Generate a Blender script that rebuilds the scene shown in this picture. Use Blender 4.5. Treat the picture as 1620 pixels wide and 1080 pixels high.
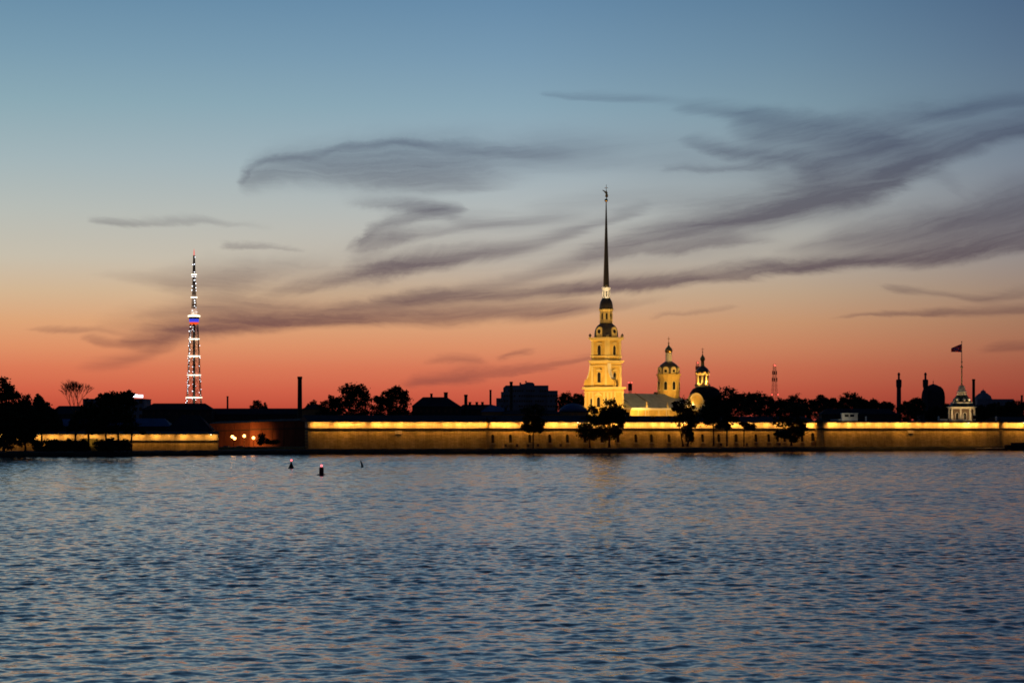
import bpy, math, random
import numpy as np
from mathutils import Vector

# ------------------------------------------------------------------ camera
F = 3560.0          # focal length in photo pixels (photo 1620 px wide)
HY = 677.0          # photo row of the horizon
CH = 10.0           # camera height above the river, on a bridge
scene = bpy.context.scene
for o in list(bpy.data.objects):
    bpy.data.objects.remove(o)
cam_d = bpy.data.cameras.new('camera')
cam = bpy.data.objects.new('camera', cam_d)
scene.collection.objects.link(cam)
cam.location = (0, 0, CH)
cam.rotation_euler = (math.pi / 2, 0, 0)
cam_d.sensor_fit = 'HORIZONTAL'
cam_d.sensor_width = 36.0
cam_d.lens = 36.0 * F / 1620.0
cam_d.shift_y = (HY - 540.0) / 1620.0
cam_d.clip_start = 0.5
cam_d.clip_end = 40000.0
scene.camera = cam

# ------------------------------------------------------------------ exposure
vs = scene.view_settings
vs.view_transform = 'Standard'
vs.look = 'None'
vs.exposure = 0.0
vs.gamma = 1.0
vs.use_curve_mapping = False
scene.render.engine = 'CYCLES'
scene.cycles.use_denoising = True
scene.cycles.max_bounces = 5
scene.cycles.diffuse_bounces = 2
scene.cycles.glossy_bounces = 3
scene.cycles.transparent_max_bounces = 4
scene.cycles.sample_clamp_indirect = 4.0
scene.cycles.pixel_filter_type = 'BLACKMAN_HARRIS'
scene.cycles.filter_width = 1.7

def lin(c):
    c = c / 255.0
    return c / 12.92 if c <= 0.04045 else ((c + 0.055) / 1.055) ** 2.4
def rgb(r, g, b):
    return (lin(r), lin(g), lin(b), 1.0)

# ------------------------------------------------------------------ world: the dusk sky
class NT:
    def __init__(s, tree): s.t = tree
    def n(s, kind, **props):
        nd = s.t.nodes.new(kind)
        for k, v in props.items(): setattr(nd, k, v)
        return nd
    def put(s, sock, v):
        if hasattr(v, 'is_output') or isinstance(v, bpy.types.NodeSocket): s.t.links.new(v, sock)
        else: sock.default_value = v
    def math(s, op, a, b=0.0, c=None, clamp=False):
        nd = s.n('ShaderNodeMath', operation=op, use_clamp=clamp)
        s.put(nd.inputs[0], a); s.put(nd.inputs[1], b)
        if c is not None: s.put(nd.inputs[2], c)
        return nd.outputs[0]
    def vmath(s, op, a, b=(0, 0, 0)):
        nd = s.n('ShaderNodeVectorMath', operation=op)
        s.put(nd.inputs[0], a); s.put(nd.inputs[1], b)
        return nd.outputs[0]
    def scale(s, a, f):
        nd = s.n('ShaderNodeVectorMath', operation='SCALE')
        s.put(nd.inputs[0], a); s.put(nd.inputs['Scale'], f)
        return nd.outputs[0]
    def comb(s, x, y, z):
        nd = s.n('ShaderNodeCombineXYZ')
        s.put(nd.inputs[0], x); s.put(nd.inputs[1], y); s.put(nd.inputs[2], z)
        return nd.outputs[0]
    def sep(s, v):
        nd = s.n('ShaderNodeSeparateXYZ'); s.put(nd.inputs[0], v); return nd.outputs
    def mapr(s, v, a, b, c=0.0, d=1.0, kind='SMOOTHSTEP'):
        nd = s.n('ShaderNodeMapRange', interpolation_type=kind)
        s.put(nd.inputs['Value'], v)
        nd.inputs['From Min'].default_value = a; nd.inputs['From Max'].default_value = b
        nd.inputs['To Min'].default_value = c; nd.inputs['To Max'].default_value = d
        return nd.outputs['Result']
    def ramp(s, v, stops, interp='LINEAR'):
        nd = s.n('ShaderNodeValToRGB'); cr = nd.color_ramp; cr.interpolation = interp
        while len(cr.elements) < len(stops): cr.elements.new(0.5)
        for e, (p, c) in zip(cr.elements, stops): e.position = p; e.color = c
        s.put(nd.inputs[0], v)
        return nd.outputs['Color']
    def noise(s, v, scale, detail=4.0, rough=0.55, dims='3D', out='Fac', distort=0.0):
        nd = s.n('ShaderNodeTexNoise', noise_dimensions=dims)
        s.put(nd.inputs['Vector'], v)
        nd.inputs['Scale'].default_value = scale; nd.inputs['Detail'].default_value = detail
        nd.inputs['Roughness'].default_value = rough; nd.inputs['Distortion'].default_value = distort
        return nd.outputs[out]
    def mix(s, f, a, b, blend='MIX'):
        nd = s.n('ShaderNodeMix', data_type='RGBA', blend_type=blend)
        s.put(nd.inputs[0], f); s.put(nd.inputs[6], a); s.put(nd.inputs[7], b)
        return nd.outputs[2]

world = bpy.data.worlds.new('World')
scene.world = world
world.use_nodes = True
W = NT(world.node_tree)
W.t.nodes.clear()
world.cycles.sampling_method = 'MANUAL'
world.cycles.sample_map_resolution = 512

def angles(px, py):
    u = (px - 810.0) / F; v = (HY - py) / F
    az = math.atan(u)
    return az, math.atan(v * math.cos(az))

d = W.n('ShaderNodeTexCoord').outputs['Generated']
dx, dy, dz = W.sep(d)
el = W.math('ARCSINE', dz)
az = W.math('ARCTAN2', dx, dy)
pos = W.math('SQRT', W.math('MAXIMUM', W.math('DIVIDE', el, math.pi / 2), 0.0))
def sp(py):
    return math.sqrt(max(0.0, angles(810, py)[1]) / (math.pi / 2))
def se(deg): return math.sqrt(deg / 90.0)
SKY = [(0.0, rgb(176, 62, 50)), (sp(648), rgb(186, 73, 56)), (sp(618), rgb(203, 95, 71)), (sp(582), rgb(212, 118, 86)),
       (sp(548), rgb(216, 142, 103)), (sp(510), rgb(214, 160, 120)), (sp(466), rgb(205, 175, 145)), (sp(412), rgb(193, 184, 171)),
       (sp(335), rgb(177, 182, 181)), (sp(260), rgb(158, 175, 184)), (sp(170), rgb(135, 164, 180)), (sp(90), rgb(118, 151, 175)), (sp(0), rgb(101, 137, 167)),
       (se(16), rgb(76, 112, 147)), (se(27), rgb(54, 84, 119)), (se(45), rgb(37, 61, 95)), (1.0, rgb(26, 45, 76))]
base = W.ramp(pos, SKY)
# brightness and tint fall away from where the sun went down (left of the frame)
SUN_AZ = math.radians(-20)
ang = W.math('ARCCOSINE', W.math('MULTIPLY', W.math('COSINE', W.math('SUBTRACT', az, SUN_AZ)), 0.99999))
an = W.math('DIVIDE', ang, math.pi)
def g(v, r=1, gg=1, b=1): return (v * r, v * gg, v * b, 1)
azf = W.ramp(an, [(0.0, g(1.10, 1.0, 1.0, .93)), (7 / 180, g(1.08, 1.0, 1.0, .94)), (20 / 180, g(1.03)), (27 / 180, g(0.84)), (33 / 180, g(0.56, 1.0, .97, 1.08)),
                  (60 / 180, g(0.33, .9, .95, 1.1)), (0.5, g(0.20, .7, .95, 1.3)), (1.0, g(0.10, .6, 1.0, 1.5))])
hi = W.mapr(el, math.radians(14), math.radians(75))
azf = W.mix(hi, azf, (0.62, 0.62, 0.62, 1))
sky = W.mix(1.0, base, azf, 'MULTIPLY')

# clouds: long wind-drawn streaks, each a curve of elevation over azimuth
A0, A1, E1 = -0.26, 0.26, 0.20
wv = W.comb(W.math('MULTIPLY', az, 9.0), W.math('MULTIPLY', el, 26.0), 0.0)
wn = W.noise(wv, 1.0, 7.0, 0.66, out='Color', distort=0.9)
wx, wy, wz = W.sep(wn)
az_w = W.math('ADD', az, W.math('MULTIPLY', W.math('SUBTRACT', wx, 0.5), 0.044))
el_w = W.math('ADD', el, W.math('MULTIPLY', W.math('SUBTRACT', wy, 0.5), 0.0135))
tt = W.math('DIVIDE', W.math('SUBTRACT', az_w, A0), A1 - A0, clamp=True)
tvec = W.comb(tt, tt, tt)
# fibre relief: fine streaks drawn out along the wind, slanting up to the right
fv = W.comb(W.math('MULTIPLY', az_w, 17.0), W.math('MULTIPLY', W.math('SUBTRACT', el_w, W.math('MULTIPLY', az, W.math('ADD', 0.08, W.math('MULTIPLY', az, 0.45)))), 190.0), 3.7)
fib = W.noise(fv, 1.0, 6.0, 0.66, distort=0.35)
fibre = W.mapr(fib, 0.34, 0.64, 0.80, 1.14, 'LINEAR')
STROKES = [
 # (points px,py,half-thickness,density)
 [(1760, 165, 22, .8), (1620, 207, 18, .85), (1535, 235, 18, .85), (1460, 257, 22, .95), (1400, 287, 26, 1), (1335, 310, 28, 1), (1260, 327, 26, 1), (1160, 349, 22, .95), (1060, 369, 18, .85), (985, 388, 14, .7), (910, 410, 9, .4), (820, 432, 7, 0)],
 [(1040, 325, 6, 0), (1000, 338, 7, .35), (945, 357, 8, .55), (860, 384, 9, .6), (810, 395, 10, .7), (725, 410, 13, .85), (650, 424, 14, .9), (550, 439, 12, .75), (470, 453, 10, .5), (390, 474, 9, 0)],
 [(1760, 362, 20, .9), (1620, 384, 16, .95), (1510, 396, 15, .95), (1410, 407, 13, .95), (1310, 416, 12, .95), (1210, 426, 11, .95), (1110, 437, 11, 1), (1010, 447, 12, 1), (910, 457, 10, .95), (810, 465, 9, .85), (725, 470, 9, .9), (640, 472, 8, .9), (575, 474, 6, 0)],
 [(1760, 305, 35, .75), (1620, 332, 30, .75), (1560, 342, 26, .75), (1510, 353, 22, .7), (1435, 368, 18, .6), (1350, 381, 14, .55), (1275, 391, 9, .4), (1220, 398, 7, 0)],
 [(185, 536, 4, 0), (235, 539, 12, .85), (300, 529, 17, .95), (350, 521, 17, 1), (425, 513, 15, 1), (500, 509, 14, 1), (560, 506, 14, .9), (650, 500, 17, .8), (750, 499, 15, .75), (810, 496, 14, .75), (880, 493, 13, .75), (935, 488, 9, .55), (1010, 478, 7, .25), (1060, 470, 5, 0)],
 [(375, 290, 5, 0), (395, 284, 20, .5), (440, 272, 24, .65), (520, 266, 28, .7), (600, 264, 34, .75), (700, 264, 36, .72), (800, 258, 30, .5), (900, 250, 24, .3), (1000, 250, 18, 0)],
 [(378, 290, 3, 0), (392, 279, 7, .4), (410, 264, 5, .5), (450, 253, 6, .5), (520, 245, 7, .5), (575, 231, 7, .55), (630, 226, 7, .6), (700, 232, 9, .5), (780, 240, 10, .45), (860, 244, 8, .3), (920, 246, 5, 0)],
 [(560, 292, 6, 0), (620, 296, 12, .45), (690, 298, 14, .5), (760, 296, 8, .25), (820, 292, 6, 0)],
 [(540, 316, 6, 0), (600, 326, 11, .5), (650, 336, 12, .65), (690, 340, 10, .65), (730, 336, 6, 0)],
 [(565, 384, 5, 0), (580, 374, 12, .6), (620, 358, 12, .6), (670, 344, 9, .55), (705, 334, 5, 0)],
 [(540, 388, 5, 0), (600, 383, 12, .55), (680, 373, 9, .5), (770, 359, 7, .4), (860, 349, 6, .25), (930, 342, 5, 0)],
 [(130, 344, 3, 0), (170, 348, 4, .5), (240, 352, 5, .4), (300, 351, 7, .4), (370, 356, 5, .25), (440, 358, 4, 0)],
 [(330, 393, 3, 0), (380, 393, 4, .5), (440, 394, 4, .4), (480, 396, 3, 0)],
 [(140, 438, 4, 0), (220, 444, 10, .3), (290, 450, 20, .5), (340, 450, 24, .55), (400, 438, 18, .45), (460, 425, 12, .25), (540, 415, 8, 0)],
 [(220, 500, 4, 0), (280, 495, 10, .4), (360, 488, 10, .45), (440, 486, 7, .3), (520, 488, 5, 0)],
 [(625, 608, 4, 0), (665, 603, 9, .6), (725, 597, 9, .65), (790, 592, 7, .5), (850, 581, 5, .55), (920, 569, 4, .5), (960, 562, 3, 0)],
 [(665, 575, 4, 0), (700, 572, 5, .45), (735, 574, 6, .5), (770, 577, 4, 0)],
 [(780, 573, 3, 0), (820, 562, 5, .5), (850, 560, 3, 0)],
 [(1140, 200, 10, 0), (1200, 207, 16, .6), (1260, 214, 18, .7), (1330, 212, 20, .7), (1400, 222, 22, .7), (1450, 236, 20, .5), (1510, 240, 10, 0)],
 [(1060, 180, 5, 0), (1110, 180, 9, .5), (1200, 186, 11, .6), (1290, 194, 12, .5), (1380, 196, 9, 0)],
 [(1760, 140, 9, .6), (1620, 154, 9, .55), (1550, 161, 11, .6), (1490, 176, 15, .65), (1440, 184, 12, .4), (1390, 188, 8, 0)],
 [(860, 155, 4, 0), (900, 158, 5, .5), (970, 161, 7, .45), (1050, 166, 6, .25), (1120, 172, 4, 0)],
 [(1060, 224, 5, 0), (1110, 229, 9, .6), (1180, 239, 11, .75), (1260, 249, 11, .65), (1320, 262, 9, 0)],
 [(1040, 266, 4, 0), (1110, 264, 5, .5), (1200, 260, 6, .4), (1270, 256, 4, 0)],
 [(1190, 345, 8, 0), (1250, 315, 24, .5), (1290, 285, 34, .7), (1330, 258, 34, .7), (1400, 230, 24, .5), (1470, 210, 14, 0)],
 [(1390, 452, 3, 0), (1430, 458, 5, .5), (1500, 466, 5, .4), (1565, 474, 7, .5), (1620, 467, 6, .4), (1720, 458, 5, 0)],
 [(1300, 505, 2, 0), (1350, 501, 3, .55), (1430, 499, 5, .65), (1540, 496, 6, .65), (1620, 491, 7, .6), (1740, 484, 6, 0)],
 [(1540, 552, 3, 0), (1600, 550, 6, .5), (1660, 548, 6, .4), (1740, 545, 4, 0)],
 [(60, 525, 2, 0), (110, 525, 4, .45), (165, 523, 4, .35), (215, 527, 3, 0)],
 [(140, 536, 3, 0), (170, 540, 6, .6), (195, 542, 6, .6), (230, 545, 4, 0)],
 [(120, 578, 4, 0), (175, 573, 8, .4), (225, 563, 9, .45), (270, 552, 7, .3), (310, 545, 5, 0)],
 [(1000, 396, 4, 0), (1060, 393, 8, .6), (1130, 384, 9, .65), (1190, 380, 6, .4), (1240, 376, 4, 0)],
 [(1020, 508, 2, 0), (1060, 496, 3, .3), (1120, 491, 3, .3), (1160, 488, 2, 0)],
 [(1020, 388, 8, 0), (960, 402, 12, .45), (880, 428, 11, .5), (800, 447, 9, .5), (700, 464, 9, .5), (600, 480, 9, .5), (520, 494, 10, .4), (450, 505, 8, 0)],
 [(690, 345, 6, 0), (730, 352, 8, .3), (800, 356, 10, .3), (880, 352, 8, .25), (960, 345, 6, 0)],
 [(820, 340, 6, 0), (900, 330, 14, .22), (1000, 318, 20, .25), (1100, 318, 22, .28), (1200, 300, 22, .25), (1300, 290, 14, 0)],
 [(760, 240, 10, 0), (900, 244, 24, .25), (1020, 250, 26, .28), (1140, 250, 26, .28), (1260, 262, 20, 0)],
 [(300, 470, 20, 0), (420, 455, 34, .22), (560, 440, 40, .26), (700, 420, 40, .24), (850, 415, 34, .24), (1000, 405, 30, .24), (1120, 395, 26, .22), (1260, 375, 20, 0)],
 [(160, 515, 10, 0), (240, 512, 22, .3), (330, 500, 26, .35), (450, 495, 22, .3), (560, 490, 18, .2), (700, 485, 18, .25), (860, 478, 16, .2), (960, 470, 10, 0)],
 [(1180, 260, 20, 0), (1260, 272, 44, .42), (1350, 262, 48, .48), (1450, 225, 40, .42), (1560, 195, 34, .38), (1700, 180, 30, .3)],
 [(1300, 375, 12, 0), (1400, 374, 30, .42), (1500, 367, 36, .5), (1620, 354, 40, .5), (1740, 340, 40, .4)],
 [(520, 420, 6, 0), (570, 408, 12, .3), (610, 396, 12, .35), (640, 380, 12, .25), (680, 372, 8, 0)],
 [(1380, 232, 10, 0), (1420, 262, 14, .3), (1470, 262, 14, .3), (1540, 300, 20, 0)],
]
clear = None
for st in STROKES:
    pts = []
    for (px, py, h, den) in st:
        a, e = angles(px, py)
        pts.append(((a - A0) / (A1 - A0), e / E1, (h / F) / 0.02, den))
    pts.sort()
    cn = W.n('ShaderNodeRGBCurve')
    mp = cn.mapping
    mp.use_clip = False
    mp.extend = 'HORIZONTAL'
    for ch in range(3):
        cv = mp.curves[ch]
        need = [(p[0], p[1 + ch]) for p in pts]
        while len(cv.points) < len(need): cv.points.new(0.5, 0.5)
        while len(cv.points) > len(need): cv.points.remove(cv.points[-1])
        for q, (x, y) in zip(cv.points, need):
            q.location = (min(max(x, 0.0), 1.0), y); q.handle_type = 'AUTO_CLAMPED'
    mp.update()
    W.put(cn.inputs['Color'], tvec)
    cs = W.sep(cn.outputs['Color'])
    q = W.math('DIVIDE', W.math('SUBTRACT', el_w, W.math('MULTIPLY', cs[0], E1)), W.math('MULTIPLY', cs[1], 0.02))
    # soft above, crisper below
    q = W.math('MAXIMUM', W.math('MULTIPLY', q, 0.40), W.math('MULTIPLY', q, -0.62))
    m = W.math('MULTIPLY', W.mapr(q, 0.0, 1.0, 1.0, 0.0), cs[2])
    inv = W.math('SUBTRACT', 1.0, m)
    clear = inv if clear is None else W.math('MULTIPLY', clear, inv)
broad = W.math('SUBTRACT', 1.0, clear)
sv = W.comb(W.math('MULTIPLY', az_w, 11.0), W.math('MULTIPLY', W.math('SUBTRACT', el_w, W.math('MULTIPLY', az, W.math('ADD', 0.08, W.math('MULTIPLY', az, 0.45)))), 430.0), 9.1)
strand = W.mapr(W.noise(sv, 1.0, 4.0, 0.6, distort=0.35), 0.46, 0.68)
cover = W.math('MULTIPLY', W.math('POWER', broad, 1.15), fibre)
cover = W.math('ADD', W.math('MULTIPLY', cover, 0.95), W.math('MULTIPLY', W.math('MULTIPLY', strand, W.mapr(broad, 0.03, 0.5)), 0.07))
# the same thin cirrus goes on overhead and around
up = W.math('MAXIMUM', dz, 0.04)
pv = W.comb(W.math('MULTIPLY', W.math('DIVIDE', dx, up), 0.5), W.math('DIVIDE', dy, up), 0.0)
gen = W.mapr(W.noise(pv, 0.55, 5.0, 0.55, distort=0.6), 0.48, 0.78, 0.0, 0.6)
gen = W.math('MULTIPLY', gen, W.mapr(el, math.radians(10.5), math.radians(16)))
cover = W.math('MAXIMUM', cover, gen, clamp=True)
ccol = W.ramp(pos, [(0.0, rgb(105, 52, 50)), (sp(560), rgb(112, 68, 66)), (sp(480), rgb(92, 68, 76)), (sp(400), rgb(92, 80, 90)), (sp(300), rgb(88, 88, 102)), (sp(180), rgb(80, 94, 118)), (se(20), rgb(56, 78, 110)), (1, rgb(28, 44, 74))])
ccol = W.mix(0.55, ccol, W.mix(1.0, ccol, azf, 'MULTIPLY'))
sky = W.mix(W.math('MULTIPLY', cover, 0.85), sky, ccol)
bg = W.n('ShaderNodeBackground'); W.put(bg.inputs['Color'], sky); bg.inputs['Strength'].default_value = 1.0
W.put(W.n('ShaderNodeOutputWorld').inputs['Surface'], bg.outputs[0])

# ------------------------------------------------------------------ helpers
rnd = random.Random(7)
npr = np.random.default_rng(11)
C = scene.collection

def P(px, py, D):
    return Vector(((px - 810.0) / F * D, D, CH + (HY - py) / F * D))
def X(px, D): return (px - 810.0) / F * D
def Z(py, D): return CH + (HY - py) / F * D

MATS = {}
def mat(name, col, rough=0.8, metal=0.0, var=0.25, nscale=0.5, emit=None, estr=0.0, spec=0.3, streak=None):
    if name in MATS: return MATS[name]
    m = bpy.data.materials.new(name); m.use_nodes = True
    T = NT(m.node_tree); b = m.node_tree.nodes['Principled BSDF']
    tc = T.n('ShaderNodeTexCoord').outputs['Object']
    if streak: tc = T.vmath('MULTIPLY', tc, streak)
    nz = T.noise(tc, nscale, 6.0, 0.6)
    lo = tuple(c * (1 - var) for c in col) + (1,); hi_ = tuple(min(1, c * (1 + var)) for c in col) + (1,)
    T.put(b.inputs['Base Color'], T.ramp(nz, [(0.3, lo), (0.7, hi_)]))
    b.inputs['Roughness'].default_value = rough; b.inputs['Metallic'].default_value = metal
    b.inputs['Specular IOR Level'].default_value = spec
    if emit:
        b.inputs['Emission Color'].default_value = tuple(emit) + (1,); b.inputs['Emission Strength'].default_value = estr
    MATS[name] = m
    return m

class MB:
    def __init__(s): s.v = []; s.f = []
    def add(s, vs, fs):
        n = len(s.v); s.v += [tuple(v) for v in vs]; s.f += [tuple(i + n for i in f) for f in fs]; return s
    def box(s, x0, x1, y0, y1, z0, z1):
        return s.add([(x0, y0, z0), (x1, y0, z0), (x1, y1, z0), (x0, y1, z0), (x0, y0, z1), (x1, y0, z1), (x1, y1, z1), (x0, y1, z1)],
                     [(0, 3, 2, 1), (4, 5, 6, 7), (0, 1, 5, 4), (1, 2, 6, 5), (2, 3, 7, 6), (3, 0, 4, 7)])
    def tube(s, p, q, r0, r1, n=6, cap=True):
        p = Vector(p); q = Vector(q); a = (q - p)
        if a.length < 1e-6: return s
        a.normalize(); u = a.orthogonal().normalized(); w = a.cross(u)
        vs = []
        for (c, r) in ((p, r0), (q, r1)):
            for i in range(n):
                t = 2 * math.pi * i / n; vs.append(c + u * (r * math.cos(t)) + w * (r * math.sin(t)))
        fs = [(i, (i + 1) % n, n + (i + 1) % n, n + i) for i in range(n)]
        if cap: fs += [tuple(range(n - 1, -1, -1)), tuple(range(n, 2 * n))]
        return s.add(vs, fs)
    def lathe(s, prof, n=12, cx=0, cy=0, ph=0.0, sx=1.0, sy=1.0):
        vs = []; fs = []
        for (r, z) in prof:
            for i in range(n):
                t = ph + 2 * math.pi * i / n; vs.append((cx + sx * r * math.cos(t), cy + sy * r * math.sin(t), z))
        for k in range(len(prof) - 1):
            for i in range(n):
                j = (i + 1) % n; fs.append((k * n + i, k * n + j, (k + 1) * n + j, (k + 1) * n + i))
        fs.append(tuple(range(n - 1, -1, -1))); fs.append(tuple((len(prof) - 1) * n + i for i in range(n)))
        return s.add(vs, fs)
    def extr(s, poly, f0, f1):
        # poly: list of 2-d points; f0, f1 map a 2-d point to the two ends
        n = len(poly)
        return s.add([f0(*p) for p in poly] + [f1(*p) for p in poly],
                     [tuple(range(n - 1, -1, -1)), tuple(range(n, 2 * n))] + [(i, (i + 1) % n, n + (i + 1) % n, n + i) for i in range(n)])
    def alongx(s, poly, x0, x1): return s.extr(poly, lambda a, b: (x0, a, b), lambda a, b: (x1, a, b))
    def alongy(s, poly, y0, y1): return s.extr(poly, lambda a, b: (a, y0, b), lambda a, b: (a, y1, b))
    def alongz(s, poly, z0, z1): return s.extr(poly, lambda a, b: (a, b, z0), lambda a, b: (a, b, z1))
    def ball(s, c, r, n=8, m=5, sz=1.0):
        prof = [(max(0.001, r * math.sin(math.pi * k / m)), c[2] - sz * r * math.cos(math.pi * k / m)) for k in range(m + 1)]
        return s.lathe(prof, n, c[0], c[1])
    def build(s, name, m, parent=None, smooth=False):
        me = bpy.data.meshes.new(name); me.from_pydata(s.v, [], s.f)
        import bmesh
        bm = bmesh.new(); bm.from_mesh(me); bmesh.ops.recalc_face_normals(bm, faces=bm.faces); bm.to_mesh(me); bm.free()
        if smooth:
            me.polygons.foreach_set('use_smooth', [True] * len(me.polygons))
        me.materials.append(m)
        o = bpy.data.objects.new(name, me); C.objects.link(o)
        if parent: o.parent = parent
        return o

def tag(o, label=None, cat=None, group=None, kind=None):
    if label: o['label'] = label
    if cat: o['category'] = cat
    if group: o['group'] = group
    if kind: o['kind'] = kind
    return o
def thing(name, label, cat, loc=(0, 0, 0), rz=0.0, group=None):
    o = bpy.data.objects.new(name, None); C.objects.link(o)
    o.location = loc; o.rotation_euler = (0, 0, rz)
    o.empty_display_size = 0.5
    return tag(o, label, cat, group)
def lamp(kind, name, parent, loc, aim, energy, col, **kw):
    l = bpy.data.lights.new(name, kind); l.energy = energy; l.color = col
    for k, v in kw.items(): setattr(l, k, v)
    o = bpy.data.objects.new(name, l); C.objects.link(o); o.parent = parent; o.location = loc
    if aim is not None:
        o.rotation_euler = (Vector(aim) - Vector(loc)).to_track_quat('-Z', 'Y').to_euler()
    return o

# materials
def stone_mat(name, c0, c1, mortar, row, width):
    m = bpy.data.materials.new(name); m.use_nodes = True
    T = NT(m.node_tree); b = m.node_tree.nodes['Principled BSDF']; b.inputs['Roughness'].default_value = .92; b.inputs['Specular IOR Level'].default_value = .15
    x_, y_, z_ = T.sep(T.n('ShaderNodeTexCoord').outputs['Object'])
    br_ = T.n('ShaderNodeTexBrick'); T.put(br_.inputs['Vector'], T.comb(x_, z_, 0.0))
    br_.inputs['Color1'].default_value = c0 + (1,); br_.inputs['Color2'].default_value = c1 + (1,); br_.inputs['Mortar'].default_value = mortar + (1,)
    br_.inputs['Scale'].default_value = 1.0; br_.inputs['Brick Width'].default_value = width; br_.inputs['Row Height'].default_value = row; br_.inputs['Mortar Size'].default_value = .035; br_.inputs['Mortar Smooth'].default_value = .4
    st_ = T.noise(T.comb(T.math('MULTIPLY', x_, .22), 0.0, T.math('MULTIPLY', z_, .10)), 1.0, 5.0, .6)
    dr_ = T.noise(T.comb(T.math('MULTIPLY', x_, 1.3), 3.0, T.math('MULTIPLY', z_, .16)), 1.0, 4.0, .6)
    k_ = T.math('MULTIPLY', T.mapr(st_, .3, .7, .62, 1.22, 'LINEAR'), T.mapr(dr_, .3, .7, .78, 1.12, 'LINEAR'))
    T.put(b.inputs['Base Color'], T.mix(1.0, br_.outputs['Color'], T.comb(k_, k_, k_), 'MULTIPLY'))
    MATS[name] = m
    return m
M_stone = stone_mat('granite_wall', (0.47, 0.31, 0.11), (0.34, 0.22, 0.075), (0.20, 0.13, 0.05), .62, 1.7)
M_plaster = stone_mat('parapet_plaster', (0.52, 0.40, 0.24), (0.44, 0.33, 0.19), (0.34, 0.25, 0.14), 1.3, 3.4)
M_cordon = mat('cordon_shade_stone', (0.03, 0.023, 0.018), 0.9, var=0.3)  # shadow line at the cordon put into its near-black colour
M_red = mat('red_brick_wall', (0.10, 0.036, 0.02), 0.92, var=0.3, nscale=0.5, streak=(1, 1, 0.3))
M_roof = mat('dark_metal_roof', (0.026, 0.027, 0.034), 0.9, var=0.3, nscale=0.3, spec=0.08)
M_roofblue = mat('blue_metal_roof', (0.035, 0.08, 0.17), 0.75, var=0.25, nscale=0.3)
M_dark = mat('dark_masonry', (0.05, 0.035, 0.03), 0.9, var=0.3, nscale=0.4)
M_block = mat('panel_concrete', (0.20, 0.18, 0.21), 0.9, var=0.25, nscale=0.2)
M_mosque = mat('mosque_stone', (0.055, 0.048, 0.055), 0.9, var=0.25, nscale=0.2)
M_orange = mat('ochre_plaster', (0.34, 0.15, 0.06), 0.9, var=0.25, nscale=0.3)
M_iron = mat('dark_iron', (0.025, 0.022, 0.022), 0.85, var=0.2, spec=.15)
M_glass = mat('dark_glass', (0.02, 0.02, 0.022), 0.15, var=0.1, spec=0.5)
M_hole = mat('window_dark', (0.012, 0.010, 0.009), 0.9, var=0.2, spec=0.1)
M_bark = mat('bark', (0.035, 0.026, 0.02), 0.95, var=0.3, nscale=2.0)
M_leaf = mat('leaves', (0.030, 0.042, 0.016), 0.85, var=0.5, nscale=0.35, spec=0.15)
M_leaf2 = mat('far_leaves', (0.024, 0.032, 0.016), 0.85, var=0.5, nscale=0.3, spec=0.15)
M_yellow = mat('yellow_stucco', (0.70, 0.47, 0.12), 0.85, var=0.24, nscale=0.22)
M_cream = mat('cream_trim', (0.78, 0.62, 0.27), 0.8, var=0.1, nscale=0.3)
M_white = mat('white_trim', (0.80, 0.74, 0.62), 0.8, var=0.08, nscale=0.4)
M_cupola = mat('weathered_dome_metal', (0.13, 0.115, 0.085), 0.42, metal=0.5, var=0.3, nscale=0.4)
M_gold = mat('gold_leaf', (0.85, 0.50, 0.13), 0.38, metal=1.0, var=0.1, nscale=0.5)
M_spire = mat('old_gilt_spire', (0.42, 0.29, 0.12), 0.42, metal=1.0, var=0.2, nscale=0.5, streak=(2, 2, 0.15))
M_nave = mat('grey_green_roof', (0.40, 0.46, 0.40), 0.7, var=0.2, nscale=0.4, streak=(1, 1, 1))
M_soil = mat('dark_bank_soil', (0.022, 0.019, 0.014), 0.95, var=0.4, nscale=0.3)
M_ground = mat('ground_earth', (0.05, 0.045, 0.035), 0.95, var=0.3, nscale=0.05)
M_buoy = mat('buoy_paint', (0.16, 0.018, 0.018), 0.5, var=0.3, nscale=2)
M_buoyg = mat('dark_buoy_paint', (0.012, 0.016, 0.015), 0.5, var=0.3, nscale=2)
E_white = mat('white_bulb', (0.9, 0.9, 0.9), emit=(0.86, 0.92, 1.0), estr=6.0)
E_ring = mat('ring_light', (0.9, 0.9, 0.8), emit=(1.0, 0.90, 0.66), estr=2.4)
E_red = mat('red_light', (0.6, 0.02, 0.02), emit=(1.0, 0.07, 0.05), estr=5.0)
E_pink = mat('buoy_light', (0.8, 0.1, 0.1), emit=(1.0, 0.13, 0.14), estr=3.2)
E_blue = mat('blue_band_light', (0.1, 0.1, 0.6), emit=(0.05, 0.07, 0.9), estr=.9)
E_bred = mat('red_band_light', (0.6, 0.1, 0.02), emit=(1.0, 0.10, 0.02), estr=.95)
E_sod = mat('sodium_lamp', (0.9, 0.5, 0.2), emit=(1.0, 0.42, 0.10), estr=9.0)
E_flood = mat('floodlight_lens', (0.9, 0.7, 0.3), emit=(1.0, 0.62, 0.2), estr=1.6)
E_fbright = mat('floodlight_bright_lens', (0.9, 0.8, 0.5), emit=(1.0, 0.86, 0.55), estr=12.0)
E_sign = mat('lit_sign_face', (0.9, 0.9, 0.95), emit=(0.86, 0.90, 1.0), estr=4.0)
E_win = mat('lit_window', (0.8, 0.5, 0.2), emit=(1.0, 0.50, 0.14), estr=0.35)
WARM = (1.0, 0.50, 0.10)

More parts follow.
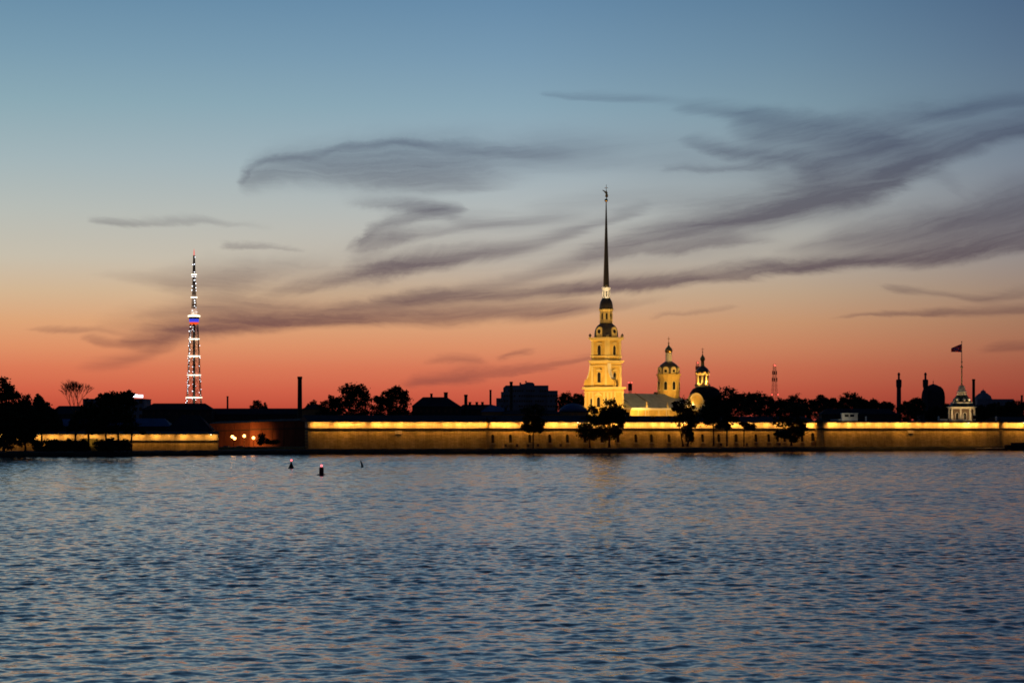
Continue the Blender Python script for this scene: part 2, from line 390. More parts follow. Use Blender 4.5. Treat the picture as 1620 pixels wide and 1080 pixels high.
# ------------------------------------------------------------------ setting: river, bank, ground
SHORE = [(-900, 760), (-300, 760), (0, 766), (240, 800), (490, 868), (770, 890), (1000, 900), (1300, 986), (1420, 1004), (1520, 1016), (1620, 1030), (1760, 1050), (2600, 1150)]
def shore(px):
    for (a, b), (c, e) in zip(SHORE, SHORE[1:]):
        if a <= px <= c: return b + (e - b) * (px - a) / (c - a)
    return SHORE[-1][1]

def make_river():
    rows = list(np.arange(58.0, 165.0, 0.17))
    dd = rows[-1]; step = 0.17
    while dd < 1060:
        step = min(0.9, step * 1.0028); dd += step; rows.append(dd)
    rows = np.array(rows)
    ncol = 430
    aa = np.linspace(math.radians(-15.5), math.radians(15.5), ncol)
    D, A = np.meshgrid(rows, aa, indexing='ij')
    x = D * np.tan(A); y = D
    dr = np.gradient(rows)[:, None] * np.ones_like(x)
    cell = np.maximum(dr, D * (aa[1] - aa[0]))
    z = np.zeros_like(x)
    rg = np.random.default_rng(5)
    # gust patches
    patch = np.zeros_like(x)
    for k in range(9):
        lam = rg.uniform(30, 160); th = rg.uniform(0, 2 * math.pi)
        patch += np.sin(2 * math.pi / lam * (x * math.cos(th) * 0.5 + y * math.sin(th)) + rg.uniform(0, 6.3))
    patch = 1.0 + 0.055 * patch
    for k in range(72):
        lam = 0.5 * (4.4 / 0.5) ** rg.uniform(0, 1)
        th = math.radians(-98) + rg.normal(0, math.radians(58))
        s = 0.0170 * (1.2 if 1.0 < lam < 2.6 else 0.85)
        a = s * lam / (2 * math.pi)
        fade = np.clip((lam / cell - 2.2) / 2.0, 0, 1)
        ph = 2 * math.pi / lam * (x * math.cos(th) + y * math.sin(th)) + rg.uniform(0, 6.3)
        if lam > 1.9: a = a * (1.0 + 2.0 * np.clip((D - 190) / 380, 0, 1)) * (1 - .16 * np.exp(-((D - 200) / 70) ** 2))
        z += a * fade * (np.sin(ph) + 0.18 * np.sin(2 * ph + 1.2))
    for k in range(12):
        lam = rg.uniform(3.0, 6.5); th = math.radians(-95) + rg.normal(0, math.radians(30))
        ph = 2 * math.pi / lam * (x * math.cos(th) + y * math.sin(th)) + rg.uniform(0, 6.3)
        z += 0.011 * lam / (2 * math.pi) * np.clip((260 - D) / 150, 0, 1) * np.sin(ph)
    z *= patch
    # die away at the rim so the open sheet meets it
    rim = np.clip((D - 58) / 6, 0, 1) * np.clip((1060 - D) / 10, 0, 1) * np.clip((math.radians(15.5) - np.abs(A)) / math.radians(0.4), 0, 1)
    z = z * rim
    nr = len(rows)
    co = np.stack([x, y, z], -1).reshape(-1, 3)
    i = np.arange(nr - 1)[:, None] * ncol + np.arange(ncol - 1)[None, :]
    quads = np.stack([i, i + 1, i + 1 + ncol, i + ncol], -1).reshape(-1, 4)
    # open water all round (real sheet, joined at the rim)
    nb = len(co)
    tl, tr = co[(nr - 1) * ncol], co[nr * ncol - 1]
    bl, br = co[0], co[ncol - 1]
    ext = np.array([(-4000, -1500, 0), (4000, -1500, 0), (4000, 58, 0), (4000, 1060, 0), (4000, 1500, 0), (-4000, 1500, 0), (-4000, 1060, 0), (-4000, 58, 0)], float)
    co = np.vstack([co, ext])
    e = lambda k: nb + k
    q2 = np.array([[e(0), e(1), e(2), e(7)], [e(7), 0, (nr - 1) * ncol, e(6)], [ncol - 1, e(2), e(3), nr * ncol - 1], [e(6), e(3), e(4), e(5)]])
    quads = np.vstack([quads, q2])
    me = bpy.data.meshes.new('river')
    me.vertices.add(len(co)); me.vertices.foreach_set('co', co.astype(np.float32).ravel())
    me.loops.add(quads.size); me.loops.foreach_set('vertex_index', quads.astype(np.int32).ravel())
    me.polygons.add(len(quads)); me.polygons.foreach_set('loop_start', np.arange(0, quads.size, 4, dtype=np.int32))
    me.polygons.foreach_set('use_smooth', np.ones(len(quads), dtype=bool))
    me.update(); me.validate()
    m = bpy.data.materials.new('river_water'); m.use_nodes = True
    T = NT(m.node_tree); b = m.node_tree.nodes['Principled BSDF']
    b.inputs['Base Color'].default_value = (0.006, 0.012, 0.02, 1)
    b.inputs['Roughness'].default_value = 0.09
    b.inputs['IOR'].default_value = 1.333
    geo = T.n('ShaderNodeNewGeometry')
    p = geo.outputs['Position']
    px_, py_, pz_ = T.sep(p)
    far = T.mapr(py_, 130, 620, 0.0, 1.0, 'LINEAR')
    q = T.vmath('MULTIPLY', p, (0.75, 1.15, 0.0))
    n1 = T.vmath('SUBTRACT', T.noise(q, 2.3, 2.0, 0.6, out='Color'), (0.5, 0.5, 0.5))
    n2 = T.vmath('SUBTRACT', T.noise(T.vmath('ADD', q, (31.0, 17.0, 5.0)), 0.55, 1.0, 0.5, out='Color'), (0.5, 0.5, 0.5))
    sl = T.vmath('ADD', T.scale(n1, 0.34), T.scale(n2, T.math('MULTIPLY', far, 0.45)))
    sl = T.vmath('MULTIPLY', sl, (1, 1, 0))
    nrm = T.vmath('NORMALIZE', T.vmath('ADD', geo.outputs['Normal'], sl))
    T.put(b.inputs['Normal'], nrm)
    me.materials.append(m)
    o = bpy.data.objects.new('river', me); C.objects.link(o)
    tag(o, 'dark rippled river water reflecting the dusk sky', None, kind='structure')
make_river()

def make_bank():
    pxs = list(np.arange(-900, 2600.1, 6.0))
    prof = [(-1.5, -1.0), (0.0, -0.05), (0.8, 0.75), (2.0, 1.4), (4.0, 1.8), (9.0, 1.9), (16, 1.75), (45.0, 1.68), (90.0, 1.7)]
    vs = []; fs = []
    n = len(prof)
    for k, px in enumerate(pxs):
        sh = shore(px)
        j = 0.35 * math.sin(px * 0.11) + 0.5 * math.sin(px * 0.037 + 1) + rnd.uniform(-.35, .35)
        for i, (o_, z) in enumerate(prof):
            D = sh + o_ + (j if i < 6 else 0)
            zz = z + (rnd.uniform(-.12, .16) if 1 < i < 7 else 0)
            vs.append((X(px, D), D, zz))
    for k in range(len(pxs) - 1):
        for i in range(n - 1):
            a = k * n + i; fs.append((a, a + n, a + n + 1, a + 1))
    o = MB().add(vs, fs).build('riverbank', M_soil)
    tag(o, 'low dark earth bank along the far shore', None, kind='structure')
    # ground sheet beyond, to the horizon
    vs = []; fs = []
    for px in (-900, -300, 0, 240, 490, 770, 1000, 1300, 1620, 1760, 2600):
        D = shore(px) + 42
        vs.append((X(px, D), D, 1.72)); vs.append((X(px, D) * 18, 16000, 1.72))
    for k in range(10):
        fs.append((2 * k, 2 * k + 2, 2 * k + 3, 2 * k + 1))
    g_ = MB().add(vs, fs).build('ground', M_ground)
    tag(g_, 'flat dark ground of the far shore', None, kind='structure')
make_bank()

# ------------------------------------------------------------------ fortress walls
def arch_pts(w, h, n=6):
    r = w / 2; pts = [(-r, 0), (r, 0)]
    for k in range(n + 1):
        t = math.pi * k / n; pts.append((r * math.cos(t), h - r + r * math.sin(t)))
    return pts
def arch_window(parent, f, u, z, w, h, frame_m, proud=0.18, pane_m=None, sill=True, sill_m=None, name='window', bw=0.22):
    """f(u, z, d) maps facade coordinates (d = metres proud of the wall) to the parent's frame."""
    outer = arch_pts(w + 2 * bw, h + bw * 2); inner = arch_pts(w, h)
    n = len(outer)
    b = MB()
    O0 = [f(u + a, z - bw + c, -0.05) for a, c in outer]; O1 = [f(u + a, z - bw + c, proud) for a, c in outer]
    I0 = [f(u + a, z + c, -0.05) for a, c in inner]; I1 = [f(u + a, z + c, proud) for a, c in inner]
    vs = O0 + O1 + I0 + I1; fs = []
    for i in range(n):
        j = (i + 1) % n
        fs += [(i, j, n + j, n + i), (n + i, n + j, 3 * n + j, 3 * n + i), (2 * n + j, 2 * n + i, 3 * n + i, 3 * n + j)]
    b.add(vs, fs)
    wo = b.build(name, frame_m, parent)
    pb = MB().extr(inner, lambda a, c: f(u + a, z + c, -0.04), lambda a, c: f(u + a, z + c, 0.03))
    pb.build('pane', pane_m or M_glass, wo)
    if sill:
        sb = MB().extr([(-w * .75, -.5), (w * .75, -.5), (w * .75, -.22), (-w * .75, -.22)], lambda a, c: f(u + a, z + c, -0.05), lambda a, c: f(u + a, z + c, 0.45))
        sb.build('sill', sill_m or frame_m, wo)
    return wo

def wall_thing(label, pa, Da, pb, Db, zb=1.4, zc=9.3, zp=10.0, zt=12.5, roof='slope', lit=1.0, step=5.0, group='fortress walls', seed=1, face=M_stone, par=M_plaster):
    A = Vector((X(pa, Da), Da, 0)); B = Vector((X(pb, Db), Db, 0))
    L = (B - A).length; rz = math.atan2(B.y - A.y, B.x - A.x)
    t = thing('fortress_wall', label, 'wall', A, rz, group)
    MB().alongx([(-0.9, zb - 1.2), (6, zb - 1.2), (6, zc), (0.0, zc)], 0, L).build('wall_face', face, t)
    MB().alongx([(0.06, zp - .02), (6.003, zp - .02), (6.003, zt), (0.06, zt)], 0.02, L - 0.02).build('parapet', par, t)
    h = zp - zc
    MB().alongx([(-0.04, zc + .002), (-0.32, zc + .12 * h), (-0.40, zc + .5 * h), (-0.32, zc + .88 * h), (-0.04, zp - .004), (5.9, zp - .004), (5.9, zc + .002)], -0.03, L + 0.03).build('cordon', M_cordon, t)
    if roof == 'slope':
        pr = [(-0.75, zt + .02), (-0.75, zt + .16), (9.0, zt + 2.7), (16.0, zt + .6), (16.0, zt + .02)]
    elif roof == 'low':
        pr = [(-0.75, zt + .02), (-0.75, zt + .16), (5.0, zt + 1.0), (11.0, zt + .2), (11.0, zt + .02)]
    else:
        pr = [(-0.75, zt + .02), (-0.75, zt + .16), (3.0, zt + .75), (34.0, zt + .8), (34.0, zt + .02)]
    MB().alongx(pr, -0.05, L + 0.05).build('roof', M_roof, t)
    if roof == 'terrace':
        MB().box(0.1, L - 0.1, 6.01, 33.5, zb - .5, zt).build('rampart_core', M_dark, t)
    if lit > 0:
        n = max(1, int(round(L / step))); sp_ = L / n
        r = random.Random(seed)
        for k in range(n):
            x = (k + .5) * sp_ + r.uniform(-.7, .7) + (1.2 if k == 0 else 0)
            e = lit * r.uniform(.6, 1.3)
            bright = r.random() < 0.09
            fx = MB().box(x - .35, x + .35, -1.45, -1.25, zt - .18, zt - .02)
            fx.box(x - .04, x + .04, -1.26, .1, zt - .10, zt - .03)
            fo = fx.build('floodlight', M_iron, t)
            MB().box(x - .3, x + .3, -1.49, -1.21, zt - .24, zt - .183).build('lens', E_fbright if bright else E_flood, fo)
            lamp('AREA', 'floodlight_beam', t, (x, -1.35, zt - .30), (x, 0.1, zt - 2.2), 62 * sp_ * e * (1.4 if bright else 1.0), WARM, shape='RECTANGLE', size=3.9, size_y=0.25, spread=math.radians(150))
    return t, L

def wall_f(zb, zc):
    # facade map of the battered wall face in the wall's own frame
    return lambda u, z, d_: (u, -0.9 * (zc - z) / (zc - zb + 1.2) - d_, z)

left_wall, LL = wall_thing('low yellow lit fortress wall behind the leftmost bank trees', -160, 826, 345, 838, zb=1.2, zc=5.0, zp=5.45, zt=7.8, roof='low', lit=0.40, step=5.2, seed=3)
west_wall, L1 = wall_thing('plain floodlit bastion wall between the unlit red wall and the windowed wall', 487, 884, 770, 905, zb=1.7, lit=1.0, step=5.0, seed=4, roof='slope')
curt_wall, L2 = wall_thing('long floodlit fortress wall with a row of dark arched windows', 771.5, 906, 1292, 994, zb=1.7, lit=1.0, step=5.0, seed=5, roof='slope')
east_wall, L3 = wall_thing('floodlit bastion wall below the white flag pavilion', 1303, 994, 1581, 1032, zb=1.7, zt=12.6, lit=1.0, step=5.2, seed=6, roof='terrace')
right_wall, L4 = wall_thing('short floodlit wall stub beyond the bastion corner at the right edge', 1585, 1036, 1720, 1048, zb=1.7, zt=12.6, lit=1.1, step=4.6, seed=7, roof='slope')

def wall_u(w, px, L, pa, Da, pb, Db):
    # distance along the wall where photo column px meets it
    ax, ay, bx, by = X(pa, Da), Da, X(pb, Db), Db
    k = (px - 810.0) / F
    t = (k * ay - ax) / ((bx - ax) - k * (by - ay))
    return t * L
# arched windows in the long wall
fw = wall_f(1.7, 9.3)
for px in (772 + 0.8 + 6, 806.7, 837.2, 868.8, 896.7, 924.5, 951.3, 976.7, 1005, 1029.6, 1057.4, 1085, 1110.4, 1136, 1163.7, 1195, 1215, 1229, 1240, 1268):
    u = wall_u(curt_wall, px, L2, 771.5, 906, 1292, 994)
    arch_window(curt_wall, fw, u, 4.1, 1.45, 3.4, M_stone, pane_m=M_hole, proud=0.10, sill_m=M_plaster, bw=.10)
for px in (798.5, 816.5, 833.5, 849.5, 885.5, 1139.5, 1180, 1232):
    u = wall_u(curt_wall, px, L2, 771.5, 906, 1292, 994)
    b = MB().extr([(-.55, 0), (.55, 0), (.55, 1.1), (-.55, 1.1)], lambda a, c: fw(u + a, 2.5 + c, -.05), lambda a, c: fw(u + a, 2.5 + c, .10)); b.build('hatch', M_dark, curt_wall)
u = wall_u(curt_wall, 1285, L2, 771.5, 906, 1292, 994)
arch_window(curt_wall, fw, u, 4.4, 1.9, 3.6, M_stone, pane_m=M_hole, proud=0.10, sill_m=M_plaster, bw=.10)
# chimney stubs on the long wall's roof
for px, py, w in ((1001.5, 652.5, 1.1), (1014.6, 660, 1.3), (1041.5, 660, 1.3), (1068, 660, 1.2), (930, 661, 1.0), (790, 661, 1.0)):
    u = wall_u(curt_wall, px, L2, 771.5, 906, 1292, 994)
    D = 906 + 88 * u / L2 + 4
    cb = MB().box(u - w / 2, u + w / 2, 3.5, 4.6, 13.2, Z(py, D)); cb.box(u - w / 2 - .12, u + w / 2 + .12, 3.38, 4.72, Z(py, D) + .01, Z(py, D) + .2)
    cb.build('chimney', M_dark, curt_wall)
# gun embrasures
for (w_, px, args, L) in ((west_wall, 630, (487, 884, 770, 905), L1), (east_wall, 1440, (1303, 994, 1581, 1032), L3)):
    u = wall_u(w_, px, L, *args)
    b = MB().extr([(-1.4, 0), (1.4, 0), (1.5, 1.3), (-1.5, 1.3)], lambda a, c: fw(u + a, 7.6 + c, -.05), lambda a, c: fw(u + a, 7.6 + c, .30))
    eo = b.build('embrasure', M_plaster, w_)
    MB().extr([(-1.0, -.35), (1.0, -.35), (1.2, -.02), (-1.2, -.02)], lambda a, c: fw(u + a, 7.6 + c, -.04), lambda a, c: fw(u + a, 7.6 + c, .12)).build('opening', M_dark, eo)
# corner buttresses where the walls meet
for (pa, Da, lab) in ((771, 904.2, 'narrow stone buttress where the plain and windowed walls meet'), (1297, 992, 'wide dark buttress between the windowed wall and the flag bastion'), (1583, 1033.5, 'corner buttress at the end of the flag bastion')):
    t = thing('wall_buttress', lab, 'buttress', (X(pa, Da), Da, 0), 0.1, 'wall buttresses')
    w = 1.6 if pa == 1297 else 0.55
    MB().alongx([(-1.0, 0.6), (8, 0.6), (8, 12.6), (0.35, 12.6), (-0.15, 9.5)], -w, w).build('shaft', M_stone, t)
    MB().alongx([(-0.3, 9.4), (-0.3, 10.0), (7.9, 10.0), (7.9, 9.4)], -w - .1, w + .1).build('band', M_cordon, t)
    MB().lathe([(w + .55, 12.62), (w + .55, 12.9), (w + .2, 13.6), (0.05, 14.6)], 8, 0, 0.9).build('cap', M_roof, t)

# unlit red flank walls set back from the river
def red_wall(label, pa, Da, za, pb, Db, zb_, seed):
    A = Vector((X(pa, Da), Da, 0)); B = Vector((X(pb, Db), Db, 0)); L = (B - A).length
    t = thing('fortress_flank_wall', label, 'wall', A, math.atan2(B.y - A.y, B.x - A.x), 'unlit fortress flank walls')
    z0 = 0.8
    m = MB().add([(0, -.6, z0), (L, -.6, z0), (L, 4, z0), (0, 4, z0), (0, 0, za), (L, 0, zb_), (L, 4, zb_), (0, 4, za)],
                 [(0, 3, 2, 1), (4, 5, 6, 7), (0, 1, 5, 4), (1, 2, 6, 5), (2, 3, 7, 6), (3, 0, 4, 7)])
    m.build('wall_face', M_red, t)
    MB().add([(-.1, -.5, za + .01), (L + .1, -.5, zb_ + .01), (L + .1, 6, zb_ + .9), (-.1, 6, za + .9), (-.1, -.5, za + .25), (L + .1, -.5, zb_ + .25), (L + .1, 6, zb_ + 1.1), (-.1, 6, za + 1.1)],
             [(0, 3, 2, 1), (4, 5, 6, 7), (0, 1, 5, 4), (1, 2, 6, 5), (2, 3, 7, 6), (3, 0, 4, 7)]).build('roof', M_roof, t)
    MB().add([(0, -.35, za - 3.1), (L, -.35, zb_ - 3.1), (L, .5, zb_ - 3.1), (0, .5, za - 3.1), (0, -.3, za - 2.7), (L, -.3, zb_ - 2.7), (L, .5, zb_ - 2.7), (0, .5, za - 2.7)],
             [(0, 3, 2, 1), (4, 5, 6, 7), (0, 1, 5, 4), (1, 2, 6, 5), (2, 3, 7, 6), (3, 0, 4, 7)]).build('cordon', M_cordon, t)
    r = random.Random(seed); n = 5
    for k in range(1, n):
        x = L * k / n
        MB().alongx([(-.75, z0), (-.2, za - .6), (.3, za - .6), (.3, z0)], x - .35, x + .35).build('pilaster', M_red, t)
    return t
red_wall('unlit red brick wall behind the orange lamps', 331, 925, Z(670.5, 925), 397, 915, Z(668.5, 915), 1)
red_wall('dark red brick wall running into the bastion corner', 396, 912, Z(668, 912), 484.5, 897, Z(665.5, 897), 2)

# ------------------------------------------------------------------ cathedral
def T_(parent): return parent
CD = 1104.0
KA = math.radians(47.4)
cath = thing('cathedral', 'floodlit yellow cathedral with a tall gilded spire', 'cathedral', (X(959, CD), CD, 1.7), KA)
def cz(py): return Z(py, CD) - 1.7
FW = lambda c: (lambda u, z, d_: (-c - d_, -u, z))      # west face, u runs to the right as seen
FS = lambda c: (lambda u, z, d_: (u, -c - d_, z))       # south face
def ring(z0, z1, hx0, hx1, hy, m, name, e=0.5):
    MB().box(hx0 - e, hx1 + e, -hy - e, hy + e, z0, z1).build(name, m, cath)
# lower storeys: wide west front
WX0, WX1, WH = -5.6, 2.3, 9.2
body = MB().box(WX0, WX1, -WH, WH, 0.0, cz(613)).build('west_front', M_yellow, cath)
# flared foot of the west front
for s in (-1, 1):
    pts = [(s * WH, 0.0)] + [(s * (WH + 3.6 * (1 - math.sin(k / 8 * math.pi / 2))), cz(652) + (cz(626) - cz(652)) * (1 - math.cos(k / 8 * math.pi / 2))) for k in range(9)] + [(s * WH, cz(626))]
    pts = [(s * (WH - .1), 0.0), (s * (WH + 3.6), 0.0)] + pts[1:-1] + [(s * (WH - .1), cz(625))]
    MB().extr(pts, lambda a, b: (WX0 + .3, a, b), lambda a, b: (WX0 + 2.2, a, b)).build('volute', M_yellow, cath)
ring(cz(615.5), cz(612), WX0, WX1, WH, M_cream, 'cornice', 0.9)
ring(cz(620.5), cz(619), WX0, WX1, WH, M_cream, 'string_course', 0.3)
# side scrolls of the middle storey
TC = 5.25
for s in (-1, 1):
    pts = [(s * (TC - .1), cz(611.9))]
    pts += [(s * (WH + .2), cz(611.9)), (s * (WH + .5), cz(607)), (s * (WH - .2), cz(601)), (s * (WH - 1.4), cz(599.5))]
    for k in range(7):
        q = k / 6
        pts.append((s * (WH - 1.6 - (WH - 1.6 - TC - .35) * math.sin(q * math.pi / 2)), cz(599) + (cz(576) - cz(599)) * q ** 1.3))
    pts.append((s * (TC - .1), cz(575)))
    MB().extr(pts, lambda a, b: (-TC - .25, a, b), lambda a, b: (-TC + 1.5, a, b)).build('volute', M_yellow, cath)
    MB().extr([(a, b + .02) for a, b in pts[4:12]] + [(a + s * .35, b + .3) for a, b in reversed(pts[4:12])], lambda a, b: (-TC - .4, a, b), lambda a, b: (-TC + 1.7, a, b)).build('volute_coping', M_white, cath)
# middle and upper storeys: square tower
MB().box(-TC, TC, -TC, TC, cz(612.05), cz(572)).build('middle_storey', M_yellow, cath)
for (z0, z1, e) in ((579, 577.5, .35), (574.5, 572, .7), (572, 570, 1.0)):
    ring(cz(z0), cz(z1) - .01, -TC, TC, TC, M_cream, 'cornice', e)
MB().box(-TC + .15, TC - .15, -TC + .15, TC - .15, cz(570.05), cz(534)).build('upper_storey', M_yellow, cath)
for (z0, z1, e) in ((564, 562.5, .45), (538.5, 536.8, .5), (536.7, 534, 1.1)):
    ring(cz(z0), cz(z1) - .01, -TC + .15, TC - .15, TC - .15, M_cream, 'cornice', e)
# pilasters on both visible storeys, west and south and the far sides
for (zb_, zt_, c) in ((611.5, 579.3, TC), (569.8, 538.8, TC - .15)):
    for sx in (-1, 1):
        for sy in (-1, 1):
            MB().box(sx * (c - 0.8) - .8, sx * (c - .8) + .8, sy * (c + .02) - .2, sy * (c + .02) + .2, cz(zb_), cz(zt_)).build('pilaster', M_cream, cath)
            MB().box(sx * (c + .02) - .195, sx * (c + .02) + .195, sy * (c - .8) - .78, sy * (c - .8) + .78, cz(zb_), cz(zt_) - .01).build('pilaster', M_cream, cath)
for u in (-8.2, -5.9, -3.6, 3.6, 5.9, 8.2):
    MB().box(WX0 - .22, WX0 + .05, u - .55, u + .55, 0.5, cz(620.8)).build('pilaster', M_cream, cath)
for u in (-4.6, 1.5):
    MB().box(u - .6, u + .6, -WH - .22, -WH + .05, 0.5, cz(620.8)).build('pilaster', M_cream, cath)
# windows
for f in (FW(TC), FS(TC)):
    arch_window(cath, f, 0, cz(605), 2.15, 5.0, M_cream, 0.3)
    MB().extr([(-1.7, 0), (1.7, 0), (1.7, .35), (0, .95), (-1.7, .35)], lambda a, b: f(a, cz(586.5) + b, 0), lambda a, b: f(a, cz(586.5) + b, .45)).build('hood_mould', M_cream, cath)
for f in (FW(TC - .15), FS(TC - .15)):
    arch_window(cath, f, 0, cz(562), 2.15, 4.9, M_cream, 0.3)
    MB().extr([(-1.7, 0), (1.7, 0), (1.7, .35), (0, .95), (-1.7, .35)], lambda a, b: f(a, cz(544.5) + b, 0), lambda a, b: f(a, cz(544.5) + b, .45)).build('hood_mould', M_cream, cath)
fwf = lambda u, z, d_: (WX0 - d_, -u, z)
arch_window(cath, fwf, 0, cz(643.5), 2.2, 4.8, M_cream, 0.3)
MB().extr([(-2.6, 0), (2.6, 0), (2.6, .3), (0, 1.9), (-2.6, .3)], lambda a, b: fwf(a, cz(626) + b, 0), lambda a, b: fwf(a, cz(626) + b, .4)).build('pediment', M_cream, cath)
for u in (-4.7, 4.7):
    arch_window(cath, fwf, u, cz(641), 1.3, 3.4, M_cream, 0.25)
# big cupola, square with rounded corners turned to an octagon-ish bell
zA, zB = cz(534), cz(511)
def sqbell(prof, n=16, pw=5.0):
    b = MB(); vs = []; fs = []
    for (r, z) in prof:
        for i in range(n):
            t = 2 * math.pi * (i + .5) / n; c, s_ = math.cos(t), math.sin(t)
            k = (abs(c) ** pw + abs(s_) ** pw) ** (-1 / pw)
            vs.append((r * k * c, r * k * s_, z))
    for q in range(len(prof) - 1):
        for i in range(n):
            j = (i + 1) % n; fs.append((q * n + i, q * n + j, (q + 1) * n + j, (q + 1) * n + i))
    fs.append(tuple(range(n))); fs.append(tuple(len(vs) - n + i for i in range(n)))
    return b.add(vs, fs)
cup = sqbell([(5.15, zA), (5.0, zA + .6), (5.0, zA + 1.6), (4.85, zA + 3.0), (4.5, zA + 4.4), (3.9, zA + 5.6), (3.1, zA + 6.4), (2.6, zA + 6.9), (2.5, zB)], 24, 4.0).build('cupola', M_cupola, cath, True)
for f in (FW(4.6), FS(4.6)):
    MB().extr(arch_pts(3.6, 5.0, 8), lambda a, b: f(a, zA + .2 + b, -2.0), lambda a, b: f(a, zA + .2 + b, .7)).build('dormer', M_cream, cath)
    do = MB(); n = 12
    do.extr([(1.0 * math.cos(2 * math.pi * k / n), 1.0 * math.sin(2 * math.pi * k / n)) for k in range(n)], lambda a, b: f(a, zA + 2.9 + b, .65), lambda a, b: f(a, zA + 2.9 + b, .78)); do.build('oculus', M_glass, cath)
for sx in (-1, 1):
    for sy in (-1, 1):
        MB().lathe([(.35, zA), (.3, zA + .4), (.75, zA + .9), (.7, zA + 1.3), (.3, zA + 1.6), (.12, zA + 2.1)], 8, sx * 5.6, sy * 5.6).build('urn', M_cupola, cath)
for f in (FW(5.3), FS(5.3)):
    MB().extr([(-.5, 0), (.5, 0), (.3, .8), (0, 1.3), (-.3, .8)], lambda a, b: f(a + 5.2, zA + b, -.2), lambda a, b: f(a + 5.2, zA + b, .2)).build('urn', M_cream, cath)
# octagon lantern with windows
n8 = math.pi / 8
zL0, zL1 = cz(511), cz(489)
MB().lathe([(3.35, zL0), (3.35, zL0 + .9), (3.2, zL0 + .95), (3.2, zL1 - 1.0), (3.45, zL1 - .95), (3.75, zL1 - .35), (3.8, zL1)], 8, 0, 0, n8).build('lantern', M_cream, cath)
for k in range(8):
    t = k * math.pi / 4; c, s_ = math.cos(t), math.sin(t); R = 3.2 * math.cos(n8)
    arch_window(cath, lambda u, z, d_, c=c, s_=s_, R=R: ((R + d_) * c - u * s_, (R + d_) * s_ + u * c, z), 0, zL0 + 1.6, 1.0, 3.2, M_cream, .15, sill=False)
zU0, zU1 = zL1, cz(472)
MB().lathe([(3.45, zU0), (3.35, zU0 + .7), (3.25, zU0 + 2), (2.9, zU0 + 3.6), (2.4, zU0 + 4.6), (2.0, zU1)], 16, 0, 0, n8).build('upper_cupola', M_cupola, cath, True)
zW0, zW1 = cz(472), cz(455.5)
MB().lathe([(2.05, zW0), (2.05, zW0 + .5), (1.9, zW0 + .55), (1.85, zW1 - .9), (2.1, zW1 - .8), (2.15, zW1 - .3), (2.35, zW1 - .2), (2.3, zW1 + .25), (1.6, zW1 + .3)], 8, 0, 0, n8).build('white_lantern', M_white, cath)
for k in range(8):
    t = k * math.pi / 4; c, s_ = math.cos(t), math.sin(t); R = 1.87 * math.cos(n8)
    arch_window(cath, lambda u, z, d_, c=c, s_=s_, R=R: ((R + d_) * c - u * s_, (R + d_) * s_ + u * c, z), 0, zW0 + .9, .55, 2.6, M_white, .12, sill=False, bw=.12)
zS1 = cz(319.5)
MB().lathe([(1.55, zW1 + .28), (1.48, zW1 + 1.5), (.22, zS1)], 12).build('spire', M_spire, cath)
MB().ball((0, 0, cz(317)), .85, 12, 8).build('orb', M_gold, cath, True)
# angel with spread wing holding a cross (wings turned across the view)
zq = cz(311.5)
an_ = bpy.data.objects.new('weathervane_angel', None); C.objects.link(an_); an_.parent = cath; an_.location = (0, 0, zq); an_.rotation_euler = (0, 0, -KA)
MB().lathe([(.25, -1.2), (.2, -.2), (.75, .1), (.6, .9), (.45, 1.6), (.55, 2.1), (.2, 2.5)], 8, .2, 0).build('robe', M_gold, an_, True)
MB().ball((.1, 0, 2.75), .32, 8, 6).build('head', M_gold, an_, True)
MB().alongy([(.3, 1.2), (-.4, 1.6), (-1.1, 2.6), (-2.1, 3.3), (-1.2, 3.25), (-.3, 2.7), (.4, 2.2)], -.15, .15).build('wing', M_spire, an_)
MB().alongy([(.3, 1.0), (.9, 1.2), (.95, .2), (.6, -.3), (.2, .2)], .15, .4).build('wing', M_spire, an_)
MB().tube((.05, 0, 2.2), (.05, 0, cz(292) - zq), .16, .1, 6).tube((-.8, 0, cz(297.3) - zq), (.9, 0, cz(297.3) - zq), .12, .12, 5).build('cross', M_spire, an_)
# nave
NX0, NX1, NH = 2.3, 62.0, 13.5
zE, zR = cz(645), cz(621.5)
MB().box(NX0, NX1, -NH, NH, 0, zE - 1.2).build('nave_wall', M_yellow, cath)
MB().box(NX0 + .01, NX1 + .4, -NH - .35, NH + .35, zE - 1.19, zE - .75).build('cornice', M_cream, cath)
MB().box(NX0 + .01, NX1 + .7, -NH - .7, NH + .7, zE - .74, zE).build('cornice', M_white, cath)
MB().box(NX0 + .01, NX1 + .2, -NH - .2, NH + .2, zE - 4.6, zE - 4.2).build('string_course', M_cream, cath)
MB().add([(NX0, -NH - .9, zE + .02), (NX1 + .8, -NH - .9, zE + .02), (NX1 + .8, NH + .9, zE + .02), (NX0, NH + .9, zE + .02), (NX0, -1.5, zR), (NX1 - 13, -1.5, zR), (NX1 - 13, 1.5, zR), (NX0, 1.5, zR)],
         [(0, 1, 5, 4), (1, 2, 6, 5), (2, 3, 7, 6), (4, 5, 6, 7), (0, 4, 7, 3), (0, 3, 2, 1)]).build('nave_roof', M_nave, cath)
for u in (8, 16, 24, 32, 40, 50, 57):
    MB().box(u - .45, u + .45, -NH - .22, -NH + .05, 0.3, zE - 1.25).build('pilaster', M_cream, cath)
for u in (12, 20, 28, 36, 45):
    arch_window(cath, FS(NH), u, 6.0, 1.8, 5.6, M_cream, .25)
for u in (14.5, 31):
    MB().lathe([(.55, zE - .1), (.5, zE + 1.0), (.7, zE + 1.1), (.25, zE + 1.7), (.1, zE + 3.0)], 8, u, -NH - .2).build('finial', M_cream, cath)
    MB().tube((u - 1, -NH - .3, 0.2), (u - 1, -NH - .3, zE - .8), .16, .16, 6).build('downpipe', M_white, cath)
